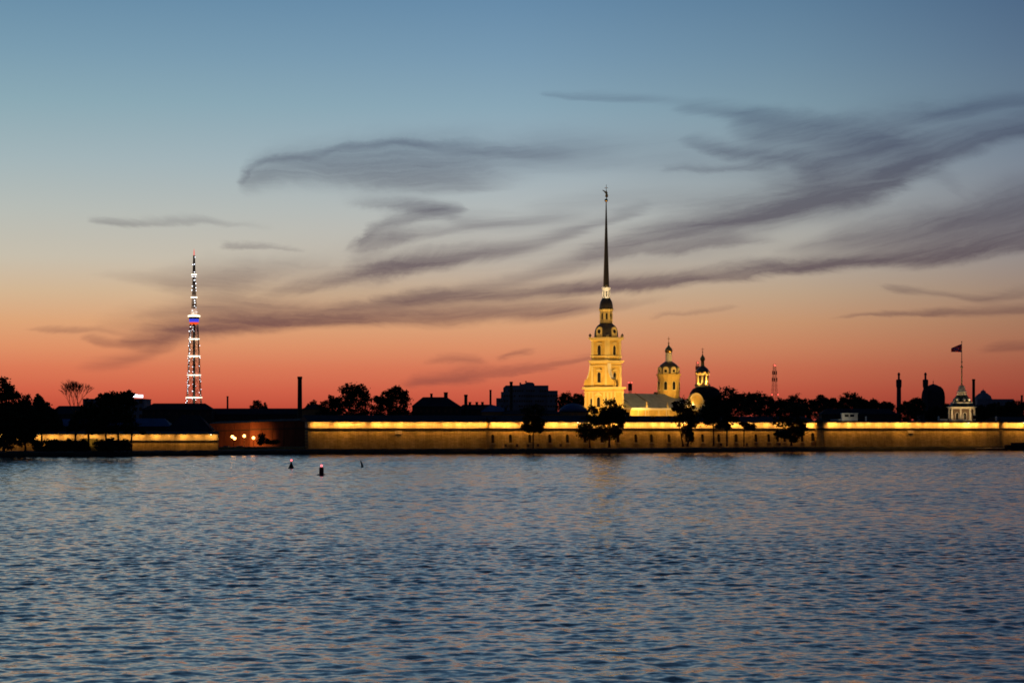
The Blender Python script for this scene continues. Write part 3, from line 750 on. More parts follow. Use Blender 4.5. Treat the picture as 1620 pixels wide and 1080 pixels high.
for u in (6, 22):
    MB().tube((u, -NH + 1.5, zE + .9), (u - 3.5, -3, zR + .1), .22, .22, 5).build('roof_rib', M_dark, cath)
for u in (5, 37):
    MB().box(u - .7, u + .7, -2, -.6, zR - .5, zR + .9).build('roof_hatch', M_dark, cath)
# drum over the east end
DX = 49.0
DD = CD + DX * math.sin(KA)
def dz_(py): return Z(py, DD) - 1.7
px_m = DD / F
R1 = 17.3 * px_m
MB().lathe([(R1, zE), (R1, dz_(598)), (R1 + .25, dz_(597.6)), (R1 + .3, dz_(594)), (R1 + .75, dz_(593.5)), (R1 + .8, dz_(591.5))], 16, DX, 0, math.pi / 16).build('drum', M_yellow, cath)
for k in range(8):
    t = k * math.pi / 4 + KA * 0 + math.pi / 8; c, s_ = math.cos(t), math.sin(t); R = R1 * math.cos(math.pi / 16)
    f = lambda u, z, d_, c=c, s_=s_, R=R: (DX + (R + d_) * c - u * s_, (R + d_) * s_ + u * c, z)
    arch_window(cath, f, 0, dz_(616.4), 1.6, 4.1, M_cream, .2)
    f2 = lambda u, z, d_, c=c, s_=s_, R=R: (DX + (R - .9 + d_) * c - u * s_, (R - .9 + d_) * s_ + u * c, z)
    MB().extr(arch_pts(2.9, 3.6, 8), lambda a, b: f2(a, dz_(591.3) + b, -1.5), lambda a, b: f2(a, dz_(591.3) + b, .85)).build('dormer', M_cream, cath)
    MB().extr([(.72 * math.cos(2 * math.pi * q / 10), .72 * math.sin(2 * math.pi * q / 10)) for q in range(10)], lambda a, b: f2(a, dz_(587) + b, .8), lambda a, b: f2(a, dz_(587) + b, .93)).build('oculus', M_glass, cath)
MB().lathe([(R1 - .2, dz_(591.5)), (R1 - .3, dz_(586)), (R1 - .5, dz_(581)), (R1 - 1.2, dz_(577.5)), (R1 - 2.6, dz_(574)), (1.9, dz_(572))], 16, DX, 0, math.pi / 16).build('dome', M_cupola, cath, True)
MB().lathe([(1.85, dz_(572.2)), (1.65, dz_(571)), (1.6, dz_(560)), (1.9, dz_(559.4)), (1.9, dz_(558.5))], 12, DX, 0).build('lantern', M_white, cath)
MB().lathe([(1.3, dz_(558.5)), (1.95, dz_(556)), (2.0, dz_(554)), (1.6, dz_(551)), (.8, dz_(548.5)), (.3, dz_(546)), (.14, dz_(543.5))], 12, DX, 0).build('onion_dome', M_gold, cath, True)
MB().ball((DX, 0, dz_(543)), .45, 8, 6).build('orb', M_gold, cath, True)
oc = MB().tube((0, 0, 0), (0, 0, 3.0), .12, .1, 5).tube((-.8, 0, 2.0), (.8, 0, 2.0), .1, .1, 5).build('cross', M_gold, cath); oc.location = (DX, 0, dz_(542)); oc.rotation_euler = (0, 0, -KA)
# rounded east gable with scrolls, lit by two lamps
GX, GY = 53.6, -NH + .2
gp = [(-6.8, 0), (6.8, 0), (6.8, 1.0)] + [(6.0 * math.cos(math.pi * k / 10), 2.6 + 5.2 * math.sin(math.pi * k / 10)) for k in range(11)] + [(-6.8, 1.0)]
zG = zE + .1
MB().alongy([(GX + a, zG + b) for a, b in gp], GY - .9, GY + .5).build('east_gable', M_cream, cath)
MB().alongy([(GX + 4.7 * math.cos(math.pi * k / 10), zG + 2.4 + 4.0 * math.sin(math.pi * k / 10)) for k in range(11)] + [(GX + 4.7 * math.cos(math.pi * k / 10) - 0, zG + 2.0) for k in (10, 0)], GY - 1.1, GY - .85).build('gable_panel', M_yellow, cath)
for s in (-1, 1):
    MB().alongy([(GX + s * 6.7, zG), (GX + s * 10.2, zG), (GX + s * 10.0, zG + 1.4), (GX + s * 8.6, zG + 1.2), (GX + s * 7.2, zG + 2.6), (GX + s * 6.7, zG + 4)], GY - .7, GY + .4).build('volute', M_white, cath)

WARM_C = (1.0, 0.58, 0.16)
def floodlight(label, loc, aim, energy, col=WARM_C, spot=40, blend=.8, group='ground floodlights of the cathedral', size=.5, parent=None, rad=0.6, body=1.0, lens=None):
    t = thing('floodlight', label, 'floodlight', loc, 0, group)
    dv = (Vector(aim) - Vector(loc)).normalized()
    b = body
    MB().box(-.45 * b, .45 * b, -.3 * b, .3 * b, 0, .18 * b).tube((-.5 * b, 0, .1 * b), (-.5 * b, 0, .75 * b), .05 * b, .05 * b, 5).tube((.5 * b, 0, .1 * b), (.5 * b, 0, .75 * b), .05 * b, .05 * b, 5).build('stand', M_iron, t)
    hb = MB().tube(Vector((0, 0, .75 * b)) - dv * .35 * b, Vector((0, 0, .75 * b)) + dv * .3 * b, .3 * b, .42 * b, 10).build('housing', M_iron, t)
    MB().tube(Vector((0, 0, .75 * b)) + dv * .302 * b, Vector((0, 0, .75 * b)) + dv * .33 * b, .38 * b, .38 * b, 10).build('lens', lens or E_fbright, hb)
    if 'cathedral' in (group or ''): energy *= .86
    st = Vector((0, 0, .75 * b)) + dv * .55 * b
    lamp('SPOT', 'floodlight_beam', t, st, st + dv, energy, col, spot_size=math.radians(spot), spot_blend=blend, shadow_soft_size=rad)
    return t
def cw(lx, ly, lz):   # cathedral frame -> world
    c, s_ = math.cos(KA), math.sin(KA); o = cath.location
    return Vector((o.x + lx * c - ly * s_, o.y + lx * s_ + ly * c, 1.7 + lz))
floodlight('floodlight facing the left face of the cathedral tower', cw(-40, 6, .02), cw(-2, 1, 40), 120000, spot=62)
floodlight('floodlight nearer the river facing the left tower face', cw(-30, -16, .02), cw(-2, -2, 44), 40000, spot=60)
floodlight('floodlight facing the right face of the cathedral tower', cw(6, -46, .02), cw(1, -4, 40), 165000, spot=60)
floodlight('floodlight facing the cathedral nave wall', cw(26, -50, .02), cw(28, -13, 16), 42000, spot=70)
floodlight('floodlight facing the round drum of the cathedral', cw(46, -52, .02), cw(49, -4, 34), 95000, spot=34)
for (px_, aim, e_, sp_a, lab) in ((905, cw(-4, 0, 46), 190000, 20, 'left tower face'), (985, cw(1, -4, 44), 220000, 19, 'right tower face'), (1040, cw(26, -9, 24), 620000, 16, 'nave roof')):
    Dq = 905 + (px_ - 771) * .169 + 15.4
    floodlight('far floodlight behind the windowed wall aimed at the ' + lab, (X(px_, Dq), Dq, 13.35), aim, e_, spot=sp_a, group='rampart floodlights aimed at the cathedral')
def roof_light(label, loc, aim, energy, spot, col=WARM_C, lens=None, group='small roof floodlights', rad=.3, body=.8): return floodlight(label, loc, aim, energy, col, spot, .8, group, rad=rad, body=body, lens=lens)
roof_light('small roof lamp at the foot of the rounded gable', cw(GX - 3.4, GY - 1.6, zE + .02), cw(GX - 3.0, GY - .8, zE + 6), 330, 130, body=1.6)
for (a_, b_) in ((-3.6, -3.0), (3.0, 3.6)):
    MB().box(GX + a_, GX + b_, GY - 1.25, GY - 1.05, zG + .3, zG + 3.6).build('pilaster', M_cream, cath)
roof_light('small roof lamp at the scroll of the rounded gable', cw(GX + 7.3, GY - 1.4, zE + .02), cw(GX + 6.4, GY - .8, zE + 5), 500, 120, body=1.3)
# lamps on the tower's own ledges light the lantern and the orb
for (lx, ly, px_) in ((-4.9, -1.5, 'left'), (1.5, -4.9, 'right')):
    roof_light('ledge lamp lighting the upper lanterns from the %s side' % px_, cw(lx, ly, zA + .02), cw(lx * .25, ly * .25, zW0 + 1), 6000, 50, col=(1, .72, .38))
Dq = 905 + (930 - 771) * .169 + 15.4
floodlight('far narrow floodlight behind the windowed wall aimed at the white lantern', (X(930, Dq), Dq, 13.2), cw(0, 0, (zW0 + zW1) / 2 + .3), 1500000, (1, .80, .52), 2.3, .5, 'rampart floodlights aimed at the cathedral')
floodlight('far narrow floodlight behind the windowed wall aimed at the gilded orb', (X(948, Dq), Dq, 13.2), cw(0, 0, cz(314)), 900000, (1, .70, .36), 1.6, .6, 'rampart floodlights aimed at the cathedral')

# burial chapel with dark dome and gilded lantern
BD = 1185.0
bs = BD / F
bur = thing('burial_chapel', 'dark domed chapel with a gilded lantern beside the cathedral drum', 'chapel', (X(1111.5, BD), BD, 1.7), 0.25)
def bz(py): return Z(py, BD) - 1.7
bx = (1118 - 1111.5) * bs
MB().box(bx - 10, bx + 10, -9, 9, 0, bz(632)).build('wall', M_dark, bur)
MB().lathe([(8.9, bz(632) - .3), (8.6, bz(628)), (8.0, bz(621)), (6.6, bz(615)), (4.6, bz(612)), (3.9, bz(611))], 20, bx * .7, 0).build('dome', M_iron, bur, True)
MB().lathe([(4.1, bz(612)), (4.1, bz(610)), (3.3, bz(609.6)), (3.2, bz(593)), (3.6, bz(592)), (3.7, bz(590.5))], 8, 0, 0, n8).build('lantern', M_cream, bur)
for k in range(8):
    t = k * math.pi / 4; c, s_ = math.cos(t), math.sin(t); R = 3.25 * math.cos(n8)
    arch_window(bur, lambda u, z, d_, c=c, s_=s_, R=R: ((R + d_) * c - u * s_, (R + d_) * s_ + u * c, z), 0, bz(607), 1.1, 4.2, M_gold, .14, sill=False)
    MB().ball((3.75 * math.cos(t + n8), 3.75 * math.sin(t + n8), bz(609)), .4, 6, 5, 1.6).build('urn', M_gold, bur)
MB().lathe([(3.5, bz(590.5)), (3.4, bz(587)), (2.8, bz(583)), (1.7, bz(580.5)), (1.2, bz(579))], 12).build('cupola', M_cupola, bur, True)
for k in range(8):
    t = k * math.pi / 4; MB().ball((3.3 * math.cos(t), 3.3 * math.sin(t), bz(588.5)), .7, 8, 6).build('gilt_boss', M_gold, bur, True)
MB().lathe([(1.35, bz(580)), (1.0, bz(578)), (.85, bz(571)), (1.2, bz(570)), (1.3, bz(569))], 10).build('small_lantern', M_gold, bur, True)
MB().lathe([(1.2, bz(569)), (1.45, bz(567.5)), (1.1, bz(565)), (.5, bz(562.5)), (.15, bz(559.5))], 10).build('onion_dome', M_gold, bur, True)
MB().tube((0, 0, bz(560)), (0, 0, bz(550)), .13, .1, 5).tube((-.8, 0, bz(552.5)), (.8, 0, bz(552.5)), .1, .1, 5).ball((0, 0, bz(557)), .38).build('cross', M_gold, bur)
bl = bur.location
roof_light('roof lamp at the base of the gilded chapel lantern', (bl.x + 2.6, bl.y - 4.3, 1.7 + bz(611) + .02), (bl.x + .6, bl.y - .5, 1.7 + bz(592)), 4200, 110, body=.7)
roof_light('second roof lamp at the gilded chapel lantern, on its left', (bl.x - 3.4, bl.y - 4.0, 1.7 + bz(611) + .02), (bl.x - .6, bl.y - .5, 1.7 + bz(590)), 2600, 110, body=.5)

# ------------------------------------------------------------------ television tower
VD = 3950.0
vsx = VD / F
tv = thing('television_tower', 'tall lattice television tower strung with white lights', 'tower', (X(307, VD), VD, 1.72))
def vz(py): return Z(py, VD) - 1.72
M_steel = mat('tower_steel', (0.10, 0.06, 0.055), 0.7, var=0.2, nscale=.05)
def halfw(z):
    z0, z1 = vz(660), vz(512)
    q = min(1, max(0, z / z1)); return (14.5 * (1 - q) ** 1.15 + 7.2 * q ** .6) * vsx if q < 1 else 7.2 * vsx
NL = 6
levels = [0, vz(660), vz(645), vz(628.5), vz(611), vz(593), vz(578), vz(563), vz(549), vz(536), vz(524), vz(512)]
def hw(z):
    zs = [0, vz(628.5), vz(593), vz(563), vz(536), vz(512)]; ws = [16.5, 12.2, 10.4, 9.2, 8.0, 6.6]
    return float(np.interp(z, zs, ws)) * vsx
def leg_p(k, z):
    t = math.pi / 6 + 2 * math.pi * k / NL; r = hw(z); return Vector((r * math.cos(t), r * math.sin(t), z))
for k in range(NL):
    b = MB()
    for z0, z1 in zip(levels, levels[1:]): b.tube(leg_p(k, z0), leg_p(k, z1), .65, .6, 5)
    b.build('leg', M_steel, tv)
br = MB()
for z0, z1 in zip(levels, levels[1:]):
    for k in range(NL):
        br.tube(leg_p(k, z0), leg_p((k + 1) % NL, z1), .36, .36, 4).tube(leg_p((k + 1) % NL, z0), leg_p(k, z1), .36, .36, 4).tube(leg_p(k, z1), leg_p((k + 1) % NL, z1), .35, .35, 4)
tag(br.build('lattice_bracing', M_steel, tv), kind='stuff')
MB().tube((0, 0, 0), (0, 0, vz(505)), 2.4, 2.0, 10).build('central_shaft', M_iron, tv)
for py, w in ((628.5, 13.2), (593, 11.2), (563, 10.0), (536, 8.8)):
    MB().lathe([(w * vsx, vz(py) - .55), (w * vsx, vz(py) + .55), (w * vsx * .86, vz(py) + .55), (w * vsx * .86, vz(py) - .55)], 24).build('light_ring', E_ring, tv)
MB().lathe([(9.6 * vsx, vz(501)), (9.8 * vsx, vz(499)), (7.5 * vsx, vz(498.4))], 24).build('gallery_light_ring', E_ring, tv)
MB().lathe([(6.9 * vsx, vz(513)), (7.3 * vsx, vz(509.6))], 20).build('red_light_band', E_bred, tv)
MB().lathe([(7.3 * vsx, vz(509.4)), (7.8 * vsx, vz(504.6))], 20).build('blue_light_band', E_blue, tv)
MB().lathe([(7.9 * vsx, vz(504.4)), (8.6 * vsx, vz(501.2))], 20).build('gallery', M_steel, tv)
MB().lathe([(5.0 * vsx, vz(498)), (4.8 * vsx, vz(489)), (3.8 * vsx, vz(488.5))], 16).build('cabin', mat('cabin_lit', (.6, .5, .4), emit=(1, .62, .45), estr=.55), tv)
mast = MB()
ms = [(488, 4.4), (470, 3.8), (452, 2.8), (434, 2.6), (420, 1.9), (404, 1.4)]
for (a, wa), (b_, wb) in zip(ms, ms[1:]):
    for k in range(4):
        t0 = math.pi / 4 + k * math.pi / 2
        pa_ = (wa * vsx * math.cos(t0), wa * vsx * math.sin(t0), vz(a)); pb_ = (wb * vsx * math.cos(t0), wb * vsx * math.sin(t0), vz(b_))
        t1 = t0 + math.pi / 2
        pc_ = (wb * vsx * math.cos(t1), wb * vsx * math.sin(t1), vz(b_))
        mast.tube(pa_, pb_, .55, .5, 4).tube(pa_, pc_, .35, .35, 4)
mast.tube((0, 0, vz(500)), (0, 0, vz(404)), 1.6, .9, 8)
mast.build('antenna_mast', M_steel, tv)
for py, w in ((470.3, 5.3), (434.3, 4.4)):
    MB().lathe([(w * vsx, vz(py) - .8), (w * vsx, vz(py) + .8), (w * .7 * vsx, vz(py) + .8), (w * .7 * vsx, vz(py) - .8)], 20).build('light_ring', E_ring, tv)
MB().lathe([(.8 * vsx, vz(404)), (.7 * vsx, vz(398)), (.12, vz(393.5))], 8).build('red_tip', mat('red_tip_lit', (.7, .1, .1), emit=(1, .12, .1), estr=1.0), tv)
bl_ = MB(); bd_ = MB(); r = random.Random(31)
for k in range(NL):
    z = vz(643)
    while z < vz(514):
        if r.random() < (.8 if math.cos(math.pi / 6 + 2 * math.pi * k / NL) < -.3 else .3):
            p = leg_p(k, z) + Vector((r.uniform(-1.3, 1.3), 0, 0)); (bl_ if r.random() < .5 else bd_).ball(p, r.uniform(.42, .72), 6, 4)
        z += r.uniform(2.6, 5.6)
for k in range(26):
    py = r.uniform(406, 497); w = np.interp(py, [404, 434, 470, 488, 498], [1.4, 2.6, 3.8, 4.4, 4.6])
    t = r.uniform(math.pi, 2 * math.pi); bl_.ball((w * vsx * math.cos(t), w * vsx * math.sin(t), vz(py)), r.uniform(.45, .7), 6, 4)
tag(bl_.build('string_lights', E_white, tv), kind='stuff')
tag(bd_.build('dim_string_lights', mat('dim_bulb', (.8, .8, .8), emit=(.85, .92, 1.0), estr=3.0), tv), kind='stuff')

# ------------------------------------------------------------------ trees
def leaves(mb_pts, n, size, rg):
    """n random leaf clumps (quads) over points mb_pts (N,3)."""
    idx = rg.integers(0, len(mb_pts), n)
    p = mb_pts[idx]
    a = rg.normal(size=(n, 3)); a /= np.linalg.norm(a, axis=1)[:, None]
    b = rg.normal(size=(n, 3)); b -= a * (a * b).sum(1)[:, None]; b /= np.linalg.norm(b, axis=1)[:, None]
    s = size * rg.uniform(.5, 1.1, n)[:, None]
    v = np.stack([p - a * s, p + b * s * .6, p + a * s, p - b * s * .6], 1)
    return v.reshape(-1, 3)
def quadmesh(name, v, m, parent):
    q = np.arange(len(v), dtype=np.int32)
    me = bpy.data.meshes.new(name)
    me.vertices.add(len(v)); me.vertices.foreach_set('co', v.astype(np.float32).ravel())
    me.loops.add(len(v)); me.loops.foreach_set('vertex_index', q)
    me.polygons.add(len(v) // 4); me.polygons.foreach_set('loop_start', np.arange(0, len(v), 4, dtype=np.int32))
    me.update(); me.materials.append(m)
    o = bpy.data.objects.new(name, me); C.objects.link(o); o.parent = parent
    return o
tree_seed = [100]
def tree(label, group, px, D, base_py, blobs, zb=None, trunk_r=.3, dens=1.0, leaf=.50, lean=0.0, m=None, name='tree', fill=.62, trunks=None):
    """blobs: (px, py, rx, ry) in photo pixels; depth radius like rx."""
    tree_seed[0] += 1
    rg = np.random.default_rng(tree_seed[0]); r = random.Random(tree_seed[0])
    s = D / F
    zb = (Z(base_py, D) if zb is None else zb)
    x0 = X(px, D)
    t = thing(name, label, 'tree', (x0, D, zb), 0, group)
    cs = [Vector(((bx_ - px) * s, r.uniform(-.5, .5) * rx * s, Z(by, D) - zb)) for (bx_, by, rx, ry) in blobs]
    low = min(c.z - b[3] * s for c, b in zip(cs, blobs)); top = max(c.z for c in cs)
    fork = max(1.2, low + .12 * (top - low))
    for (tx, ex) in (trunks or [(px, px)]):
        tb = MB(); off = (tx - px) * s; eo = (ex - px) * s
        p0 = Vector((off, 0, -.25)); p1 = Vector((off * .6 + eo * .4 + lean * .3, r.uniform(-.1, .1), fork * .5)); p2 = Vector((eo + lean, 0, fork))
        tb.tube(p0, Vector((off, 0, .35)), trunk_r * 1.7, trunk_r * 1.1, 8).tube(Vector((off, 0, .3)), p1, trunk_r * 1.1, trunk_r * .9, 8).tube(p1, p2, trunk_r * .9, trunk_r * .7, 8)
        for c in cs:
            if c.z > fork - 1:
                mid = p2.lerp(c, .55) + Vector((r.uniform(-.4, .4), r.uniform(-.4, .4), r.uniform(0, .5)))
                tb.tube(p2, mid, trunk_r * .5, trunk_r * .28, 6).tube(mid, c, trunk_r * .28, trunk_r * .1, 5)
        tb.build('trunk', M_bark, t)
    pts = []; area = 0
    for c, (bx_, by, rx, ry) in zip(cs, blobs):
        RX, RZ = rx * s, ry * s
        area += RX * RZ
        nsub = max(7, int(16 * dens * (RX * RZ) ** .5 / 3))
        # clumps on the surface and inside
        u = rg.normal(size=(nsub, 3)); u /= np.linalg.norm(u, axis=1)[:, None]
        rad = rg.uniform(.40, 1.06, nsub) ** .7
        cc = np.array(c)[None] + u * rad[:, None] * np.array([RX, RX * .85, RZ])
        npt = 60
        for q in cc:
            w = rg.normal(size=(npt, 3)) * np.array([RX, RX, RZ]) * .14 * rg.uniform(.6, 1.6)
            pts.append(q[None] + w)
        k = int(480 * fill)
        u = rg.normal(size=(k, 3)); u /= np.linalg.norm(u, axis=1)[:, None]
        pts.append(np.array(c)[None] + u * (rg.uniform(0, 1, k) ** .5)[:, None] * np.array([RX, RX * .85, RZ]) * .82)
    pts = np.vstack(pts)
    n = int(min(11000, max(900, dens * 62 * area / leaf ** 1.2 * .80)))
    v = leaves(pts, n, leaf, rg)
    quadmesh('crown', v, m or M_leaf, t)
    return t

GB = 'trees along the bank in front of the fortress wall'
GF = 'trees behind the fortress wall'
GLFT = 'trees at the left end of the bank'
tree('slender tree with a high crown before the first arched windows', GB, 843.5, 893, 708, [(843, 652, 17, 13), (836, 666, 13, 10), (852, 668, 12, 10), (843, 679, 18, 6), (832, 675, 9, 6), (855, 678, 9, 6)], trunk_r=.33)
tree('smaller tree leaning against the broad tree below the spire', GB, 933, 906, 707, [(930, 683, 15, 12), (937, 665, 11, 12), (925, 676, 11, 9), (938, 648, 8, 8), (940, 690, 8, 7)], trunk_r=.3)
tree('broad tree on the bank just below the cathedral spire', GB, 964, 908, 706.5, [(967, 647, 15, 14), (976, 655, 13, 14), (955, 658, 13, 14), (967, 668, 21, 17), (957, 685, 13, 11), (972, 684, 12, 10), (983, 665, 8, 10)], trunk_r=.45, dens=1.15)
tree('twin trunked tree on the bank before the cathedral nave', GB, 1084, 922, 705, [(1083, 643, 15, 13), (1070, 645, 9, 6), (1092, 654, 14, 13), (1078, 662, 13, 11), (1097, 668, 11, 9), (1088, 682, 9, 14), (1094, 690, 5, 9), (1068, 638, 5, 3)], trunk_r=.34, trunks=[(1080.5, 1078), (1088, 1091)])
tree('tall dark tree on the bank before the burial chapel', GB, 1129, 927, 704.5, [(1124, 643, 14, 13), (1117, 655, 12, 10), (1136, 648, 12, 15), (1127, 663, 18, 10), (1138, 674, 8, 6), (1132, 632, 8, 7)], trunk_r=.36, dens=1.15)
tree('tall tree with a domed top right of the burial chapel', GB, 1150, 931, 704.5, [(1152, 625, 14, 13), (1160, 636, 11, 12), (1148, 645, 13, 13), (1156, 662, 13, 10), (1150, 675, 8, 6)], trunk_r=.36, dens=1.15)
tree('small low round tree on the bank beneath taller crowns', GB, 1177, 935, 704.5, [(1180, 673, 8, 6), (1189, 674, 8, 6), (1176, 670, 6, 4)], trunk_r=.25, dens=1.1)
tree('wide spreading tree hiding the windowed wall near its end', GB, 1252, 950, 704, [(1252, 650, 21, 11), (1240, 668, 14, 11), (1262, 670, 15, 12), (1250, 684, 17, 12), (1233, 686, 8, 7), (1268, 680, 9, 8), (1255, 695, 9, 6)], trunk_r=.42, dens=1.2)

tree('tallest dark tree at the left edge of the bank', GLFT, 6, 785, 716, [(4, 614, 16, 15), (12, 628, 18, 17), (-4, 640, 20, 20), (15, 655, 22, 18), (-2, 672, 20, 14), (24, 625, 9, 7), (16, 685, 18, 12)], trunk_r=.5, dens=1.25)
tree('tall dark tree second from the left edge', GLFT, 40, 790, 716, [(36, 640, 14, 15), (46, 655, 18, 16), (30, 660, 15, 15), (45, 674, 20, 13), (26, 690, 16, 16), (6, 700, 16, 12), (44, 690, 14, 8), (36, 655, 20, 18)], trunk_r=.45, dens=1.25)
tree('rounded dark tree left of the bare tree', GLFT, 66, 795, 716, [(61, 634, 10, 10), (70, 642, 10, 8), (64, 655, 20, 16), (80, 662, 16, 14), (64, 674, 24, 12), (90, 672, 12, 10)], trunk_r=.4, dens=1.2)
tree('low tree filling the gap right of the bare tree', GLFT, 140, 800, 716, [(138, 650, 14, 14), (128, 664, 16, 14), (148, 670, 18, 13), (116, 674, 14, 9)], trunk_r=.4, dens=1.2)
tree('broad tree below the lit rooftop sign', GLFT, 172, 798, 716, [(168, 632, 17, 12), (182, 628, 15, 12), (160, 648, 18, 16), (178, 652, 20, 17), (170, 672, 24, 13), (150, 678, 14, 9)], trunk_r=.42, dens=1.25, trunks=[(170, 166), (189, 186)])
tree('domed tree just left of the lit rooftop sign', GLFT, 208, 796, 715, [(201, 624, 12, 8), (192, 632, 13, 10), (205, 640, 12, 12), (198, 656, 16, 14), (206, 674, 14, 10), (226, 683, 6, 4)], trunk_r=.32, dens=1.2)

# crowns behind the walls, left part
tree('small tree behind the long roof left of the tall chimney', GF, 410, 1180, 690, [(407, 641, 9, 9), (416, 646, 9, 9), (400, 650, 8, 8), (410, 656, 14, 9)], zb=1.7, m=M_leaf2, trunk_r=.35)
tree('tree with a ragged left shoulder between the chimney and the domed tree', GF, 526, 1010, 690, [(526, 633, 9, 10), (518, 645, 13, 11), (535, 645, 12, 13), (522, 657, 20, 10)], zb=1.7, m=M_leaf2, trunk_r=.4)
tree('large domed tree behind the bastion right of the tall chimney', GF, 562, 1005, 690, [(552, 620, 15, 13), (567, 618, 15, 11), (575, 630, 14, 14), (550, 634, 16, 13), (562, 646, 26, 14), (560, 658, 28, 8)], zb=1.7, m=M_leaf2, trunk_r=.5, dens=1.1)
tree('low tree between the two domed trees behind the bastion', GF, 600, 1015, 690, [(600, 632, 8, 6), (604, 640, 13, 11), (596, 652, 18, 11)], zb=1.7, m=M_leaf2, trunk_r=.4, dens=1.1)
tree('second domed tree left of the dark house roof', GF, 628, 1008, 690, [(626, 622, 14, 11), (638, 628, 12, 11), (614, 632, 13, 12), (628, 642, 24, 13), (635, 656, 28, 9)], zb=1.7, m=M_leaf2, trunk_r=.5, dens=1.1)
tree('small tree beside the chimney of the long roof', GF, 496, 1090, 690, [(496, 638, 7, 5), (500, 645, 8, 6), (488, 642, 5, 3)], zb=1.7, m=M_leaf2, trunk_r=.3)
tree('round tree between the apartment block and the cathedral tower', GF, 896, 1190, 690, [(894, 630, 11, 9), (903, 635, 9, 9), (890, 642, 12, 10)], zb=1.7, m=M_leaf2, trunk_r=.4, dens=1.2)
tree('dark tree close behind the left edge of the cathedral tower', GF, 917, 1195, 690, [(914, 629, 9, 7), (923, 632, 9, 8), (915, 640, 14, 9)], zb=1.7, m=M_leaf2, trunk_r=.4, dens=1.2)
# the wooded park right of the chapel, tree by tree
PARK = [(1172, 622, 15, 'first park tree right of the chapel, tucked behind the domed bank tree'), (1194, 620, 15, 'rounded park tree left of the red lit mast'), (1212, 624, 13, 'park tree just left of the foot of the red lit mast'),
        (1232, 630, 13, 'low park tree at the foot of the red lit mast'), (1257, 624, 17, 'wide park tree above the spreading bank tree'), (1281, 632, 12, 'low park tree in the dip of the tree line'), (1299, 625, 13, 'pointed park tree left of the white rampart cabin'),
        (1318, 628, 13, 'flat park tree behind the slanted rampart mast'), (1345, 621, 19, 'highest domed park tree behind the white rampart cabin'), (1366, 630, 11, 'small park tree right of the highest domed one'), (1382, 630, 12, 'feathery park tree left of the first minaret'),
        (1402, 633, 12, 'park tree touching the first minaret'), (1434, 634, 12, 'park tree between the two minarets, shorter one'), (1449, 627, 12, 'rounded park tree between the two minarets'), (1480, 642, 14, 'park tree in front of the big dome'),
        (1501, 637, 10, 'park tree between the big dome and the flag pavilion'), (1549, 640, 12, 'park tree right of the flag pavilion'), (1572, 636, 15, 'park tree below the far pedimented roof'), (1597, 634, 14, 'park tree left of the rightmost chimney'), (1620, 634, 15, 'park tree at the right edge')]
for k, (px, top, w, lab) in enumerate(PARK):
    r = random.Random(k + 50)
    D = 1130 + r.uniform(-25, 60)
    bl = [(px + r.uniform(-2, 2), top + w * .55, w * .72, w * .55), (px - w * .6, top + w * .95, w * .62, w * .6), (px + w * .6, top + w * .9, w * .6, w * .62), (px + r.uniform(-3, 3), top + w * 1.35, w * 1.1, w * .75), (px - 3, top + w * 1.35 + 10, w * 1.15, 10)]
    tree(lab, 'park trees beyond the fortress', px, D, 690, bl, zb=1.7, m=M_leaf2, trunk_r=.45, dens=1.05, leaf=.5)

# bare tree
def bare_tree(px, D, base_py, top_py):
    s = D / F; zb = Z(base_py, D)
    t = thing('bare_tree', 'leafless tree standing out against the sky between dark crowns', 'tree', (X(px, D), D, zb), 0, GLFT)
    r = random.Random(77); b = MB(); tr = MB()
    H = Z(top_py, D) - zb
    def grow(p, dirv, ln, rad, lev):
        n = 2; q = p
        for _ in range(n):
            dirv = (dirv + Vector((r.uniform(-.12, .12), r.uniform(-.12, .12), r.uniform(-.02, .1)))).normalized()
            e = q + dirv * ln / n; b.tube(q, e, rad, rad * .82, 4, False); q = e; rad *= .82
        if lev == 0: return
        for k in range(r.choice((3, 3, 4))):
            az_ = r.uniform(0, 6.28); sp2 = r.uniform(.24, .6)
            nd = (dirv + Vector((math.cos(az_), math.sin(az_), .1)) * sp2).normalized()
            grow(q, nd, ln * r.uniform(.66, .84), max(.05, rad * .72), lev - 1)
    tr.tube((0, 0, -.3), (0, 0, .4), .6, .4, 8).tube((0, 0, .38), (.2, 0, H * .48), .4, .3, 8)
    tr.build('trunk', M_bark, t)
    for k, a in enumerate((-.34, -.12, .1, .34)):
        grow(Vector((.2, 0, H * .475)), Vector((a * 1.3, r.uniform(-.3, .3), 1)).normalized(), H * .165, .2, 4)
    b.build('branches', M_bark, t)
bare_tree(119, 812, 716, 599)

# ------------------------------------------------------------------ buildings behind
def chimney(label, px, top, w, D, base=690, m=M_dark, group='free-standing chimneys', taper=.82, cap=True):
    s = D / F; t = thing('chimney', label, 'chimney', (X(px, D), D, 1.72), 0, group)
    H = Z(top, D) - 1.72; r0 = w * s / 2
    MB().lathe([(r0 * 1.12, 0), (r0 / taper * .98, H * .2), (r0, H)], 14).build('shaft', m, t, False)
    if cap: MB().lathe([(r0 * 1.16, H - r0 * 1.2), (r0 * 1.2, H + .02), (r0 * .9, H + .03)], 14).build('rim', m, t)
    return t
chimney('thick tall brick chimney left of the bastion', 474.3, 595.5, 6.6, 1080)
chimney('thin short chimney between the lit lattice tower and the thick chimney', 360, 626.5, 2.8, 1500)
chimney('slim chimney left of the apartment block', 776, 616.5, 3.2, 1300)
chimney('dark chimney standing before the apartment block', 808.7, 603.5, 4.6, 1230)
chimney('dark chimney right of the flag pavilion', 1540.3, 599.5, 4.4, 1400)
chimney('short far chimney at the right edge', 1616.5, 625, 3.0, 1500)
